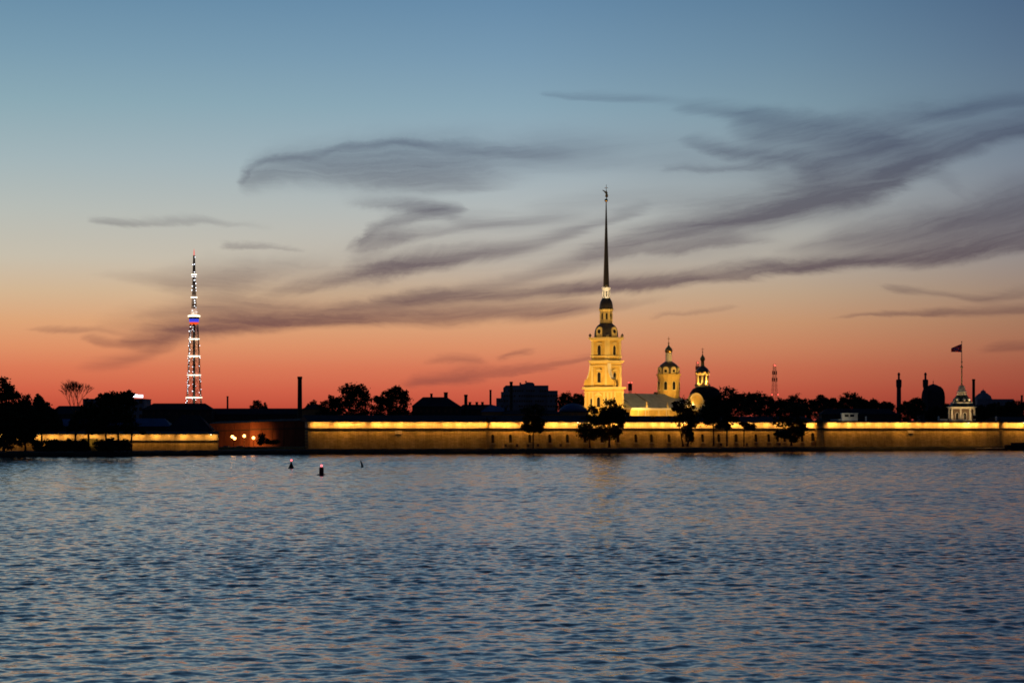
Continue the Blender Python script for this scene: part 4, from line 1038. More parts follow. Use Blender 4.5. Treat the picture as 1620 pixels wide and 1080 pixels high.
chimney('stubby square-looking stack right of the dark house', 737, 624, 5.0, 1040, m=M_dark)

def house(label, px0, px1, D, eave, ridge, rp0, rp1, wall_m, roof_m, name='house', group='buildings inside the fortress', depth=12, stacks=(), wins=None, hip=True, win_m=None, base=1.7):
    """long house seen broadside: eave row, ridge row, ridge from rp0 to rp1 (photo px)."""
    s = D / F; cx = (px0 + px1) / 2
    t = thing(name, label, 'building', (X(cx, D), D, base), 0, group)
    lx = lambda p: (p - cx) * s
    ze, zr = Z(eave, D) - base, Z(ridge, D) - base
    MB().box(lx(px0), lx(px1), 0, depth, 0, ze).build('wall', wall_m, t)
    o = .5
    x0, x1, a, b = lx(px0) - o, lx(px1) + o, lx(rp0), lx(rp1)
    ro = MB().add([(x0, -o, ze + .01), (x1, -o, ze + .01), (x1, depth + o, ze + .01), (x0, depth + o, ze + .01), (a, depth / 2, zr), (b, depth / 2, zr)],
             [(0, 1, 5, 4), (1, 2, 5), (2, 3, 4, 5), (3, 0, 4), (0, 3, 2, 1)]).build('roof', roof_m, t)
    for (p, top, w) in stacks:
        q = MB().box(lx(p) - w * s / 2, lx(p) + w * s / 2, depth / 2 - .8, depth / 2 + .6, ze, Z(top, D) - base)
        q.box(lx(p) - w * s * .6, lx(p) + w * s * .6, depth / 2 - 1.0, depth / 2 + .8, Z(top, D) - base + .01, Z(top, D) - base + .35)
        q.build('chimney', M_dark, ro)
    if wins:
        n, wp, zt_, zb_ = wins
        for k in range(n):
            u = lx(px0) + (k + .5) * (lx(px1) - lx(px0)) / n
            wo = MB().box(u - .75, u + .75, -.12, .05, Z(zb_, D) - base, Z(zt_, D) - base).build('window', M_dark, t)
            MB().box(u - .55, u + .55, -.16, -.1, Z(zb_, D) - base + .2, Z(zt_, D) - base - .2).build('pane', win_m or M_glass, wo)
    return t
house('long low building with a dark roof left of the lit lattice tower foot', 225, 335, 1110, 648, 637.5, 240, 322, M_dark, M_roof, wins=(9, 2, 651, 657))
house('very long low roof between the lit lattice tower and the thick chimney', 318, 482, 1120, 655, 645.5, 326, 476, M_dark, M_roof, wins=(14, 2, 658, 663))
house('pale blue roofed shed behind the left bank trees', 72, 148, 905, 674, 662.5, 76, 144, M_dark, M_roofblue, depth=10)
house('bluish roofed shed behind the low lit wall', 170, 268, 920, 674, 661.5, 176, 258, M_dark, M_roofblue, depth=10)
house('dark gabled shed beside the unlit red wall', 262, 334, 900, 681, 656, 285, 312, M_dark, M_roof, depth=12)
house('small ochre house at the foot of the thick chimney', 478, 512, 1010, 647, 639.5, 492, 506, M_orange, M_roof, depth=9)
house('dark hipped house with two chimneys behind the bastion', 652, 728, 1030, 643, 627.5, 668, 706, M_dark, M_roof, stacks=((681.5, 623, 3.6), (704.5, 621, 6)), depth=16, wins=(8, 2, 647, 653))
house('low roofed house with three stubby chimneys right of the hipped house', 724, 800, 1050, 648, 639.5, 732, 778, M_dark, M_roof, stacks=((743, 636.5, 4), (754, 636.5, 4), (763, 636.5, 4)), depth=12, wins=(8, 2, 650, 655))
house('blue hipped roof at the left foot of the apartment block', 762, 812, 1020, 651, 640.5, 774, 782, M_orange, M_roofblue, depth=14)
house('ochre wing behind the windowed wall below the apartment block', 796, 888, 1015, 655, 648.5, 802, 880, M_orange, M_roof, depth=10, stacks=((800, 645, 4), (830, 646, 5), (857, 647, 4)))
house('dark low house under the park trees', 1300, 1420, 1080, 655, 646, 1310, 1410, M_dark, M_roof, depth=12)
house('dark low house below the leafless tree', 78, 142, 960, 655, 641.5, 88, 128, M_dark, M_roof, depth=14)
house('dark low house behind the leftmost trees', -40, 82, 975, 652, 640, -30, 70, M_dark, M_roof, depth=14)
# building with the lit sign
D = 1250.0; s = D / F
sb = thing('flat_roof_building', 'flat roofed block carrying the lit white sign', 'building', (X(180, D), D, 1.72), 0, 'buildings inside the fortress')
MB().box((131 - 180) * s, (227.5 - 180) * s, 0, 25, 0, Z(631.5, D) - 1.72).build('wall', M_block, sb)
MB().box((131 - 180) * s - .3, (227.5 - 180) * s + .3, -.3, 25.3, Z(631.5, D) - 1.71, Z(630.5, D) - 1.72).build('parapet', M_block, sb)
for k in range(10):
    u = (131 - 180) * s + (k + .5) * 96.5 * s / 10
    for zz in (6, 10, 14, 18, 22):
        wo = MB().box(u - .8, u + .8, -.1, .05, zz, zz + 1.9).build('window', M_dark, sb); MB().box(u - .6, u + .6, -.14, -.08, zz + .2, zz + 1.7).build('pane', M_glass, wo)
sg = thing('rooftop_sign', 'glowing white rooftop sign on the flat block', 'sign', P(217.5, 630.4, D) + Vector((0, 1.0, 0.02)))
MB().box(-7.6 * s, -6.8 * s, -.1, .1, 0, 1.2).box(6.6 * s, 7.4 * s, -.1, .1, 0, 1.2).build('frame', M_iron, sg)
MB().alongy([(-8 * s, .9), (8 * s, .6), (8 * s, 2.1), (1 * s, 2.1), (-3 * s, 2.5), (-5 * s, 3.0), (-6.5 * s, 2.6), (-8 * s, 1.9)], -.4, .4).build('panel', E_sign, sg)
# apartment block, stepped
D = 1750.0; s = D / F
ap = thing('apartment_block', 'large stepped apartment block in silhouette left of the cathedral', 'building', (X(833, D), D, 1.72), 0, 'far city buildings')
def az_(py): return Z(py, D) - 1.72
def ax(p): return (p - 833) * s
BL = [(785, 796, 629.5, 0, 'low_wing'), (792.5, 832, 619.5, 4, 'wing'), (796, 868, 609, 10, 'main_block'), (866, 882.5, 617.5, 5, 'side_wing'), (822, 846, 606.5, 16, 'upper_block')]
for k, (a, b, top, y0, nm) in enumerate(BL):
    mb = MB()
    if nm == 'main_block':
        mb.alongy([(ax(a), 0), (ax(b), 0), (ax(b), az_(top)), (ax(a) + 2, az_(top)), (ax(a), az_(top) - 2)], y0, y0 + 30)
    else: mb.box(ax(a), ax(b), y0, y0 + 30, 0, az_(top))
    mb.build(nm, M_block, ap)
    n = max(2, int((b - a) / 3.6))
    for i in range(n):
        u = ax(a) + (i + .5) * (ax(b) - ax(a)) / n
        for zz in np.arange(az_(660), az_(top) - 2.6, 4.0):
            if rnd.random() < .85:
                MB().box(u - .6, u + .6, y0 - .12, y0 + .05, zz, zz + 1.5).build('window', E_win if rnd.random() < .02 else M_glass, ap)
MB().alongy([(ax(829), az_(606.4)), (ax(846), az_(606.4)), (ax(843), az_(604)), (ax(834), az_(603.5))], 18, 30).build('gable', M_block, ap)
MB().box(ax(831), ax(833.5), 20, 23, az_(604), az_(601.5)).build('chimney', M_block, ap)
MB().box(ax(822), ax(824.5), 20, 23, az_(606.6), az_(604)).build('chimney', M_block, ap)
# blue domed roof
D = 1035.0; s = D / F
bd = thing('domed_hall', 'ochre hall with a shallow blue dome left of the cathedral', 'building', (X(907, D), D, 1.72), 0, 'buildings inside the fortress')
zz = lambda py: Z(py, D) - 1.72
MB().lathe([(24 * s, 0), (24 * s, zz(652))], 20).build('wall', M_orange, bd)
MB().lathe([(25 * s, zz(652) + .02), (25 * s, zz(651)), (23.5 * s, zz(650.5))], 20).build('cornice', M_dark, bd)
MB().lathe([(23.4 * s, zz(650.5)), (20 * s, zz(645.5)), (15 * s, zz(641.5)), (9 * s, zz(639)), (3 * s, zz(638)), (.3, zz(637.8))], 24).build('dome', M_roofblue, bd, True)
# mosque
D = 1810.0; s = D / F
mz = lambda py: Z(py, D) - 1.72
mq = thing('mosque', 'dark ribbed dome of a mosque between the second minaret and the pavilion', 'mosque', (X(1481.5, D), D, 1.72), 0, 'far city buildings')
MB().box(-26 * s, 22 * s, -2, 30, 0, mz(648)).build('hall', M_mosque, mq)
MB().lathe([(17.0 * s, mz(650)), (17.4 * s, mz(640)), (17.6 * s, mz(628)), (16.8 * s, mz(621)), (14.6 * s, mz(615)), (10.8 * s, mz(611)), (5.8 * s, mz(608.2)), (2 * s, mz(607)), (.3, mz(606))], 28, 0, 14).build('dome', M_mosque, mq, True)
for k in range(28):
    t = 2 * math.pi * k / 28
    b = MB(); pr = [(17.7, 640), (17.9, 628), (17.1, 621), (14.9, 615), (11, 611)]
    for (r0, p0), (r1, p1) in zip(pr, pr[1:]):
        b.tube((r0 * s * math.cos(t), 14 + r0 * s * math.sin(t), mz(p0)), (r1 * s * math.cos(t), 14 + r1 * s * math.sin(t), mz(p1)), .45, .45, 4)
    b.build('rib', M_mosque, mq)
MB().tube((0, 14, mz(607)), (0, 14, mz(599.5)), .16, .08, 5).ball((0, 14, mz(603.5)), .5).build('finial', M_mosque, mq)
for px, lab in ((1421, 'first minaret with a slim domed top, farther from the dome'), (1463, 'minaret right beside the dark mosque dome')):
    mn = thing('minaret', lab, 'minaret', (X(px, D), D - 3, 1.72), 0, 'minarets of the mosque')
    MB().lathe([(4.4 * s, 0), (3.6 * s, mz(640)), (3.5 * s, mz(620)), (3.4 * s, mz(614))], 12).build('shaft', M_mosque, mn)
    MB().lathe([(3.4 * s, mz(614)), (4.3 * s, mz(611)), (4.5 * s, mz(603)), (4.2 * s, mz(600.5)), (2.2 * s, mz(600))], 12).build('balcony', M_mosque, mn)
    MB().lathe([(1.7 * s, mz(600.2)), (1.6 * s, mz(594)), (2.1 * s, mz(593)), (2.2 * s, mz(591.5)), (1.4 * s, mz(590)), (.2, mz(589))], 12).build('turret', M_mosque, mn)
# far pedimented building on the right
D = 1900.0; s = D / F
fb = thing('far_building', 'far grey building with a small peaked roof right of the pavilion chimney', 'building', (X(1562, D), D, 1.72), 0, 'far city buildings')
fz = lambda py: Z(py, D) - 1.72
fx = lambda p: (p - 1562) * s
MB().box(fx(1546), fx(1604), 0, 18, 0, fz(631)).build('wall', M_block, fb)
MB().lathe([(14 * s, fz(631)), (12 * s, fz(626)), (7 * s, fz(622)), (4.5 * s, fz(621)), (4 * s, fz(618.5)), (.5, fz(616.5))], 8, fx(1559), 9, n8).build('roof', M_block, fb)
MB().tube((fx(1559), 9, fz(617)), (fx(1559), 9, fz(614.5)), .3, .2, 5).build('finial', M_block, fb)

# ------------------------------------------------------------------ masts with red lamps
def mast_tower(label, px, top, bot, w0, w1, D, lights):
    s = D / F; t = thing('radio_mast', label, 'mast', (X(px, D), D, 1.72), 0, 'radio masts with red lamps')
    zt, zb_ = Z(top, D) - 1.72, Z(bot, D) - 1.72
    def wv_(z): return (w0 + (w1 - w0) * min(1, max(0, (zt - z) / (zt - zb_)))) * s / 2 if z > zb_ else w1 * s / 2
    lv = [0] + list(np.linspace(zb_, zt, 9))
    b = MB()
    for k in range(4):
        t0 = math.pi / 4 + k * math.pi / 2 + .3; t1 = t0 + math.pi / 2
        pt = lambda t_, z: (wv_(z) * 1.3 * math.cos(t_), wv_(z) * 1.3 * math.sin(t_), z)
        for z0, z1 in zip(lv, lv[1:]):
            b.tube(pt(t0, z0), pt(t0, z1), .11 * s * 2, .11 * s * 2, 4).tube(pt(t0, z0), pt(t1, z1), .12 * s, .12 * s, 4).tube(pt(t1, z0), pt(t0, z1), .12 * s, .12 * s, 4).tube(pt(t0, z1), pt(t1, z1), .12 * s, .12 * s, 4)
    b.build('lattice', M_steel, t)
    for (z_py, wid) in ((top + (bot - top) * .25, 1.1), (top + (bot - top) * .45, 1.2)):
        z = Z(z_py, D) - 1.72; q = wv_(z)
        for k in range(3):
            a = k * 2.1 + 3.6; MB().box(-.35 + q * 1.4 * math.cos(a), .35 + q * 1.4 * math.cos(a), -.3 + q * 1.4 * math.sin(a), .3 + q * 1.4 * math.sin(a), z - 1.2, z + 1.2).build('antenna_panel', M_iron, t)
    for (lx, lpy) in lights:
        MB().ball(((lx - px) * s, -wv_(Z(lpy, D)) * 1.1, Z(lpy, D) - 1.72), .85 * s, 8, 6).build('red_lamp', E_red, t)
mast_tower('tall tapering mast with a red lamp above the park trees', 1225.3, 576, 630, 3.4, 8.5, 1500, ((1225, 577.5), (1226.3, 578), (1221, 624), (1230.5, 624)))
mast_tower('mast with a red lamp half hidden by the gilded chapel lantern', 1103.5, 572, 612, 3.4, 5.2, 1400, ((1103.7, 573.8),))
mast_tower('short mast with two red lamps above the nave roof', 996.8, 604.5, 626, 3.4, 3.8, 1300, ((994.6, 605), (999, 605)))

# ------------------------------------------------------------------ flag pavilion on the bastion
D = 1044.0; s = D / F
pz0 = 12.6 + .8 + 0.01
pv_ = thing('flag_pavilion', 'white lit octagonal pavilion with a stepped roof and flagpole', 'pavilion', (X(1521.5, D), D, pz0))
pz = lambda py: Z(py, D) - pz0
o8 = n8 + .12
MB().lathe([(21.5 * s, 0), (21.5 * s, .35)], 8, 0, 0, o8).build('plinth', M_white, pv_)
MB().lathe([(16.5 * s, .35), (16.5 * s, pz(646.5))], 8, 0, 0, o8).build('inner_wall', mat('pavilion_wall', (.20, .14, .10), .85), pv_)
for k in range(8):
    t = o8 + k * math.pi / 4; c, s_ = math.cos(t) * 19.6 * s, math.sin(t) * 19.6 * s
    MB().lathe([(.62, .35), (.5, .6), (.45, pz(648)), (.65, pz(646.6))], 8, c, s_).build('column', M_white, pv_)
    t2 = t + n8; R = 16.5 * s * math.cos(n8)
    f = lambda u, z, d_, t2=t2, R=R: ((R + d_) * math.cos(t2) - u * math.sin(t2), (R + d_) * math.sin(t2) + u * math.cos(t2), z)
    arch_window(pv_, f, 0, .5, 1.5, 3.2, M_white, .12, sill=False, name='doorway', bw=.2)
MB().lathe([(20.5 * s, pz(646.6)), (20.8 * s, pz(645.4)), (23.8 * s, pz(643.8)), (23.8 * s, pz(643.2))], 8, 0, 0, o8).build('eaves', M_white, pv_)
M_pr = mat('pavilion_roof', (.03, .045, .03), .6, var=.25)
MB().lathe([(23.2 * s, pz(643.2)), (19.5 * s, pz(641)), (17.4 * s, pz(638.3))], 8, 0, 0, o8).build('roof', M_pr, pv_)
MB().lathe([(17.6 * s, pz(638.3)), (17.8 * s, pz(636.2)), (15 * s, pz(636))], 8, 0, 0, o8).build('moulding', M_white, pv_)
MB().lathe([(15 * s, pz(636)), (12.6 * s, pz(631)), (9 * s, pz(626)), (7.4 * s, pz(624.6))], 8, 0, 0, o8).build('upper_roof', M_pr, pv_)
for k in range(8):
    t2 = o8 + n8 + k * math.pi / 4
    MB().ball((12.0 * s * math.cos(t2), 12.0 * s * math.sin(t2), pz(632.2)), 2.5 * s, 10, 8).build('round_dormer', M_white, pv_, True)
for (r0, a, b) in ((8.4, 624.6, 622), (7.8, 621, 618.3), (6.0, 618.2, 616.6), (5.8, 616, 614), (5.2, 613, 611)):
    MB().lathe([(r0 * s, pz(a)), (r0 * s * 1.05, pz((a + b) / 2)), (r0 * s * .92, pz(b) - .01)], 12).build('stepped_ring', M_white, pv_, True)
MB().lathe([(5.0 * s, pz(622)), (4.6 * s, pz(611)), (2 * s, pz(609))], 10).build('turret', M_cream, pv_)
fp = MB().tube((0, 0, pz(611)), (0, 0, pz(580)), .34, .26, 8).tube((0, 0, pz(580)), (0, 0, pz(541)), .22, .12, 8).tube((0, 0, pz(581.5)), (0, 0, pz(579)), .6, .5, 8).tube((0, 0, pz(573)), (0, 0, pz(571.5)), .42, .42, 8)
fp.ball((0, 0, pz(540.5)), .3)
fp.build('flagpole', M_cream, pv_)
# balustrade on the terrace beside it
MB().box(-36 * s, -21.6 * s, -2.2, -1.9, 0, .9).build('balustrade', M_white, pv_)
# flag: red field, white-edged blue saltire and white-edged red cross, drooping to the left
fl = thing('flag', 'red flag with a white edged blue diagonal cross on the pavilion pole', 'flag', P(1521.3, 544, D))
mfl = bpy.data.materials.new('flag_cloth'); mfl.use_nodes = True
T = NT(mfl.node_tree); b = mfl.node_tree.nodes['Principled BSDF']; b.inputs['Roughness'].default_value = .9
uv = T.n('ShaderNodeUVMap'); uv.uv_map = 'UVMap'
ux, uy, uz = T.sep(uv.outputs[0])
du = T.math('SUBTRACT', ux, .5); dv = T.math('SUBTRACT', uy, .5)
diag = T.math('MINIMUM', T.math('ABSOLUTE', T.math('SUBTRACT', du, dv)), T.math('ABSOLUTE', T.math('ADD', du, dv)))
strt = T.math('MINIMUM', T.math('ABSOLUTE', du), T.math('ABSOLUTE', dv))
col = T.mix(T.math('LESS_THAN', strt, .06), (.9, .06, .06, 1), (.7, .66, .66, 1))
col = T.mix(T.math('LESS_THAN', strt, .035), col, (.9, .06, .06, 1))
col = T.mix(T.math('LESS_THAN', diag, .10), col, (.7, .66, .66, 1))
col = T.mix(T.math('LESS_THAN', diag, .068), col, (.05, .08, .36, 1))
T.put(b.inputs['Base Color'], col)
tl_ = T.n('ShaderNodeBsdfTranslucent'); T.put(tl_.inputs['Color'], col)
mx_ = T.n('ShaderNodeMixShader'); mx_.inputs[0].default_value = .78
T.put(mx_.inputs[1], b.outputs[0]); T.put(mx_.inputs[2], tl_.outputs[0])
T.put([n_ for n_ in mfl.node_tree.nodes if n_.type == 'OUTPUT_MATERIAL'][0].inputs['Surface'], mx_.outputs[0])
nx, nz = 14, 9
vs_, uvs, fs_ = [], [], []
for i in range(nx + 1):
    for j in range(nz + 1):
        u, v = i / nx, j / nz
        x = -u * 16.4 * s; z = -(v * 13.0 + u * 5.2 - 2.6 * u * v) * s * (1 - .28 * u * v) - .4 * u * u
        vs_.append((x, .5 * math.sin(u * 6.5 + v) * u ** .5, z)); uvs.append((u, 1 - v))
for i in range(nx):
    for j in range(nz):
        a = i * (nz + 1) + j; fs_.append((a, a + nz + 1, a + nz + 2, a + 1))
me = bpy.data.meshes.new('cloth'); me.from_pydata(vs_, [], fs_); ul = me.uv_layers.new(name='UVMap')
for lp in me.loops: ul.data[lp.index].uv = uvs[lp.vertex_index]
me.materials.append(mfl); me.polygons.foreach_set('use_smooth', [True] * len(me.polygons))
fo = bpy.data.objects.new('cloth', me); C.objects.link(fo); fo.parent = fl
sm = fo.modifiers.new('solid', 'SOLIDIFY'); sm.thickness = .03
MB().tube((.0, 0, .1), (.0, 0, -13 * s), .09, .09, 6).build('sleeve', M_white, fl)
pc = pv_.location
floodlight('bright floodlight on the bastion edge before the pavilion', (pc.x + 10 * s, pc.y - 14, 13.42), (pc.x + 3, pc.y, 22), 1900, (1, .62, .25), 110, .6, 'pavilion floodlights', body=2.0)
floodlight('floodlight on the terrace left of the pavilion', (pc.x - 27 * s, pc.y - 9, 13.42), (pc.x - 1, pc.y, 22), 1300, (1, .62, .25), 90, .6, 'pavilion floodlights', body=.8)
for (lx, ly) in ((-2.6, -2.2), (2.6, -2.2)):
    floodlight('roof lamp under the stepped rings on the pavilion %s' % ('left' if lx < 0 else 'right'), (pc.x + lx * 1.5, pc.y + ly * 1.5, pz0 + pz(636) + .02), (pc.x, pc.y, pz0 + pz(612)), 300, (1, .66, .28), 90, .8, 'pavilion floodlights', body=.4)
# white cabin on the rampart
D = 1024.0; s = D / F
cb = thing('rampart_cabin', 'small white cabin with two dark windows on the rampart', 'cabin', (X(1344.5, D), D, 13.42))
MB().box(-12.5 * s, 12.5 * s, 0, 3, 0, Z(653.8, D) - 13.42).build('wall', M_white, cb)
MB().box(-13.2 * s, 13.2 * s, -.3, 3.3, Z(653.8, D) - 13.61, Z(653, D) - 13.42).build('roof', M_white, cb)
zc_ = Z(659.5, D) - 13.42
for u in (-5, 3.5):
    wo = MB().box((u - 3.6) * s, (u + 3.6) * s, -.08, .02, zc_, Z(655, D) - 13.42).build('window', M_white, cb); MB().box((u - 3.2) * s, (u + 3.2) * s, -.11, -.07, zc_ + .12, Z(655, D) - 13.42 - .1).build('pane', M_glass, wo)
cl = cb.location
floodlight('lamp lighting the white rampart cabin', (cl.x - 5, cl.y - 6, 13.42), (cl.x, cl.y, 15.2), 330, (1, .9, .66), 100, .7, 'rampart lamps', body=.4)
st = thing('rampart_steps', 'pale row of low steps left of the white rampart cabin', 'steps', (X(1322, D), D - 1, 13.42))
for k in range(8):
    MB().box((-8 + k * 2.2) * s, (-6.6 + k * 2.2) * s, 0, 1.2, 0, .5 + .02 * k).build('step', M_white, st)
MB().box(-9 * s, 10 * s, -.3, -.05, 0, .22).build('kerb', M_white, st)
sp_m = thing('leaning_pole', 'thin slanted pole on the rampart left of the cabin', 'pole', (X(1296, D - 2), D - 2, 13.42))
MB().tube((0, 0, 0), ((1284 - 1296) * s, 0, Z(651.5, D) - 13.42), .12, .07, 6).build('shaft', M_cream, sp_m)
MB().box(-.3, .3, -.3, .3, 0, .25).build('foot', M_iron, sp_m)
for k, (px, lab) in enumerate(((1370, 'small pale post right of the white rampart cabin'), (1368, None), (1485, 'low pale post on the bastion left of the pavilion'), (1576, 'pale sentry post on the far bastion corner'))):
    if lab is None: continue
    q = thing('rampart_post', lab, 'post', (X(px, D + 2), D + 2, 13.42), 0, 'pale posts on the rampart')
    MB().box(-.35, .35, -.35, .35, 0, 1.5).build('shaft', M_white, q)
    MB().lathe([(.55, 1.5), (.5, 1.65), (.08, 2.1)], 8).build('cap', M_white, q)

# ------------------------------------------------------------------ street lamps before the red wall
def street_lamp(label, px, py, D, heads, energy):
    energy *= 1.1
    s = D / F; zb_ = 1.6
    t = thing('street_lamp', label, 'street lamp', (X(px, D), D, zb_), 0, 'orange street lamps by the red wall')
    H = Z(py, D) - zb_
    MB().lathe([(.22, 0), (.2, .8), (.1, .9), (.07, H + .3)], 8).build('post', M_iron, t)
    for (hx, hy) in heads:
        z = Z(hy, D) - zb_; x = (hx - px) * s
        MB().tube((0, 0, H + .2), (x, -.1, z + .35), .05, .05, 5).build('arm', M_iron, t)
        ho = MB().lathe([(.42, z + .2), (.3, z + .45), (.08, z + .6)], 8, x, -.15).build('lamp_head', M_iron, t)
        MB().ball((x, -.15, z), .60, 10, 8).build('globe', E_sod, ho, True)
        lamp('SPOT', 'lamp_light', t, (x, .6, z), (x, 6.0, z - 1.2), energy * 1.2, (1.0, .34, .06), spot_size=math.radians(165), spot_blend=.5, shadow_soft_size=.3)
street_lamp('orange street lamp with two heads, first in the row', 369.5, 691.5, 903, ((367.7, 690.4), (371.3, 693)), 1500)
street_lamp('single orange street lamp in the middle of the row', 386.5, 689.3, 905, ((386.5, 689.3),), 2600)
street_lamp('single orange street lamp nearest the dark bush', 401, 692.3, 901, ((401, 692.3),), 2600)
tree('dark round bush beside the orange lamps', 'low bushes by the orange lamps', 414, 882, 703, [(413, 690, 7, 6), (416, 697, 8, 6), (410, 698, 6, 5)], trunk_r=.15, name='bush', dens=1.1)
tree('low dark hedge bush against the dark red wall', 'low bushes by the orange lamps', 432, 884, 703, [(426, 699, 7, 4), (436, 699, 7, 4)], trunk_r=.12, name='bush', dens=1.1)
kb = thing('low_quay_wall', 'low stone quay wall below the orange lamps', 'wall', (X(345, 866), 866, 1.3), math.atan2(866 - 858, X(484, 872) - X(345, 866)))
MB().box(0, 33.5, 0, 1.2, -.6, 1.3).build('stone', M_stone, kb)
MB().box(-.1, 33.6, -.2, 1.4, 1.31, 1.55).build('coping', M_plaster, kb)
for k, (px, w, lab) in enumerate(((358, 5, 'dark parked car under the double headed lamp'), (379, 5, 'dark parked car between the orange lamps'))):
    D = 881.0; s = D / F
    q = thing('parked_car', lab, 'car', (X(px, D), D, 1.62), 0, 'cars parked under the orange lamps')
    MB().alongy([(-2.2, .35), (2.2, .35), (2.25, .8), (1.5, .95), (.8, 1.45), (-1.1, 1.45), (-1.7, .98), (-2.25, .85)], 0, 1.7).build('body', mat('car_paint', (.05, .045, .045), .35, var=.1, spec=.5), q)
    MB().alongy([(-1.4, 1.0), (1.2, 1.0), (.72, 1.38), (-1.0, 1.38)], -.02, 1.72).build('side_windows', M_glass, q)
    for wx in (-1.4, 1.4):
        for wy in (0.0, 1.55):
            MB().tube((wx, wy - .03, .34), (wx, wy + .18, .34), .34, .34, 12).build('wheel', M_iron, q)

# ------------------------------------------------------------------ bank bits at the left
D = 800.0; s = D / F
tn = thing('earth_shelter', 'low dark mounded shelter on the left bank by the ground lamp', 'shelter', (X(100, D), D, 1.5))
MB().alongy([(-44 * s, -.3), (42 * s, -.3), (38 * s, 1.2), (30 * s, 3.2), (20 * s, 4.1), (6 * s, 3.7), (-10 * s, 4.2), (-24 * s, 3.0), (-38 * s, 1.3)], 0, 8).build('mound', M_soil, tn)
MB().box(-12 * s, 14 * s, -.25, -.02, .2, 1.3).build('footing', M_dark, tn)
wd = thing('retaining_wall', 'pale sloping retaining wall lit by the yellow ground lamp', 'wall', (X(147, 806), 806, 1.5))
MB().alongy([(-4 * s, -.3), (7 * s, -.3), (7 * s, 4.6), (-16 * s, 4.6)], 0, 1.0).build('stone', M_stone, wd)
MB().alongy([(-16.5 * s, 4.62), (7.4 * s, 4.62), (7.4 * s, 4.9), (-16.8 * s, 4.9)], -.2, 1.2).build('coping', M_plaster, wd)
lo = P(142, 711.3, 800)
floodlight('small yellow ground lamp at the left bank', (lo.x, 800, 1.58), (lo.x + .3, 806, 6), 900, (1, .72, .18), 70, .6, 'bank lamps', body=1.1, lens=mat('yellow_lens', (.9, .8, .2), emit=(1, .8, .15), estr=5))
sd = thing('bank_shed', 'low dark shed among the trunks of the left bank trees', 'shed', (X(180, 808), 808, 1.5))
MB().box(-25 * s, 18 * s, 0, 5, -.3, 2.9).build('wall', M_dark, sd)
MB().alongx([(-.4, 2.92), (5.4, 2.92), (5.4, 3.1), (2.5, 3.8), (-.4, 3.1)], -26 * s, 19 * s).build('roof', M_roof, sd)
for u in (-18, -6, 8):
    MB().box(u * s - .8, u * s + .8, -.1, .02, 0, 2.4).build('door', M_iron, sd)
for (bx_, w_, lab) in ((58, 8, 'low bush at the left foot of the mounded shelter'), (84, 11, 'ragged bush over the middle of the mounded shelter'), (113, 10, 'ragged bush over the right half of the mounded shelter'), (178, 10, 'ragged bush before the middle of the dark bank shed'), (134, 6, 'low bush between the mounded shelter and the ground lamp'), (160, 9, 'bush before the dark bank shed, nearer the ground lamp'), (196, 8, 'bush at the far end of the dark bank shed')):
    tree(lab, 'bushes on the left bank', bx_, 797, 713, [(bx_, 700, w_ * .8, 7 + (w_ > 9)), (bx_ + w_ * .7, 704, w_ * .7, 6), (bx_ - w_ * .6, 703, w_ * .8, 7), (bx_ + w_ * .2, 708, w_, 5)], zb=1.6, trunk_r=.12, name='bush', dens=.9)
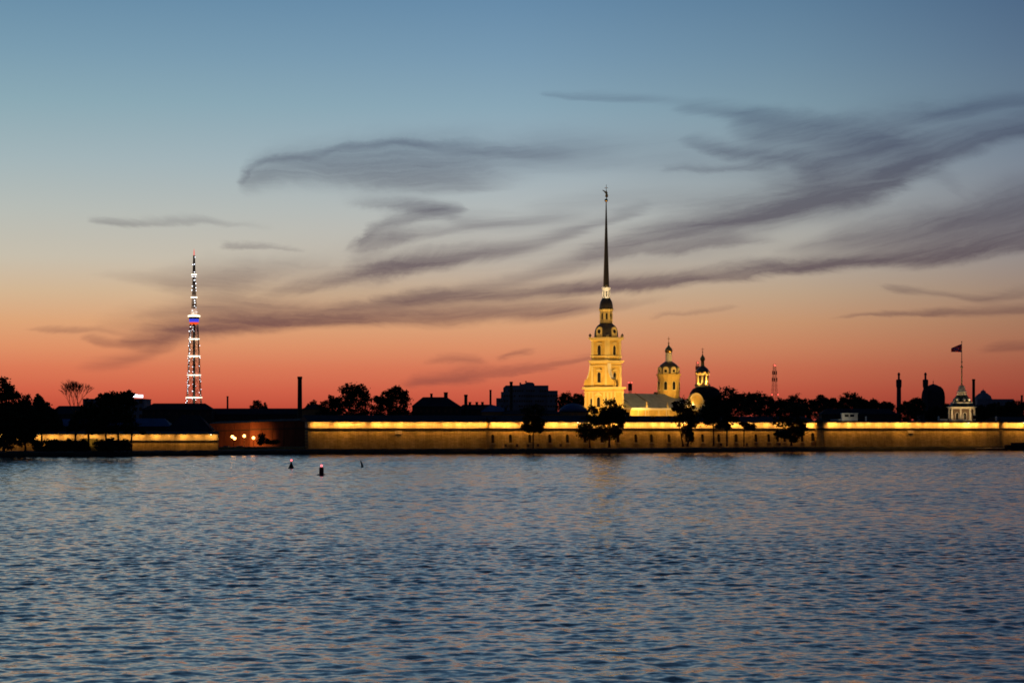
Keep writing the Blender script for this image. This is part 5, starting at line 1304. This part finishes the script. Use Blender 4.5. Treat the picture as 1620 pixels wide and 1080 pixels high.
# pale sand ramp at the right end of the shore
rp = thing('landing_stage', 'low pale landing stage along the water at the right end', 'landing stage', (X(1500, 1016), 1016, 0.0), math.atan2(1030 - 1016, X(1640, 1030) - X(1500, 1016)))
MB().add([(0, 0, -.6), (42, 0, -.6), (42, 7, -.6), (0, 7, -.6), (0, 0, .75), (42, 0, 1.0), (42, 7, 1.9), (0, 7, 1.5)], [(0, 3, 2, 1), (4, 5, 6, 7), (0, 1, 5, 4), (1, 2, 6, 5), (2, 3, 7, 6), (3, 0, 4, 7)]).build('deck', mat('pale_sand', (.34, .28, .2), .95, var=.3, nscale=.6), rp)
MB().box(0, 42, -.25, -.02, -.5, .8).build('edge_beam', M_dark, rp)
wh = thing('moored_barge', 'dark low barge moored under the wall at the right edge', 'barge', (X(1612, 1022), 1022, 0.0))
MB().alongy([(-5, -.4), (10, -.4), (11, 1.9), (10, 2.4), (-5.6, 2.4), (-6, 1.7)], 0, 4).build('hull', M_iron, wh)
MB().box(-3, 6, .8, 3.2, 2.41, 3.4).build('deckhouse', M_dark, wh)

# ------------------------------------------------------------------ buoys
def wl(py): return 35600.0 / (py - HY)
D = wl(740.3); s = D / F
by = thing('cone_buoy', 'dark conical buoy with a glowing red lamp', 'buoy', (X(460.7, D), D, 0.0), 0, 'river buoys')
MB().lathe([(.62, -.9), (.72, -.1), (.74, .12), (.55, .45), (.16, 1.45), (.12, 1.62)], 14).build('body', M_buoyg, by, False)
MB().lathe([(.76, -.06), (.80, .05), (.74, .16)], 14).build('float_collar', M_iron, by)
MB().tube((.04, 0, 1.6), (.04, 0, 1.82), .09, .09, 8).build('lamp_base', M_iron, by)
MB().ball((.04, 0, 1.98), .23, 10, 8).build('lamp', E_pink, by, True)
D = wl(751); s = D / F
by = thing('can_buoy', 'dark red cylindrical buoy on a flat float with a red lamp', 'buoy', (X(508.6, D), D, 0.0), 0, 'river buoys')
MB().lathe([(.86, -.25), (.93, -.02), (.90, .16), (.5, .24)], 16).build('float', M_buoy, by)
MB().lathe([(.5, .2), (.5, 1.5), (.44, 1.62), (.2, 1.68)], 14).build('body', M_buoy, by)
MB().tube((0, 0, 1.66), (0, 0, 1.84), .14, .1, 8).build('lamp_base', M_iron, by)
MB().ball((0, 0, 1.98), .24, 10, 8).build('lamp', E_pink, by, True)
D = wl(738.4); s = D / F
by = thing('spar_buoy', 'thin dark leaning spar buoy without a lamp', 'buoy', (X(573.8, D), D, 0.0), 0, 'river buoys')
MB().tube((0, 0, -.6), (-.12, 0, .35), .42, .33, 10).tube((-.12, 0, .34), (-.36, 0, 1.2), .3, .17, 10).tube((-.36, 0, 1.19), (-.62, 0, 1.75), .17, .06, 8).build('spar', M_buoyg, by)
MB().lathe([(.46, -.06), (.5, .03), (.44, .12)], 12).build('float_collar', M_iron, by)
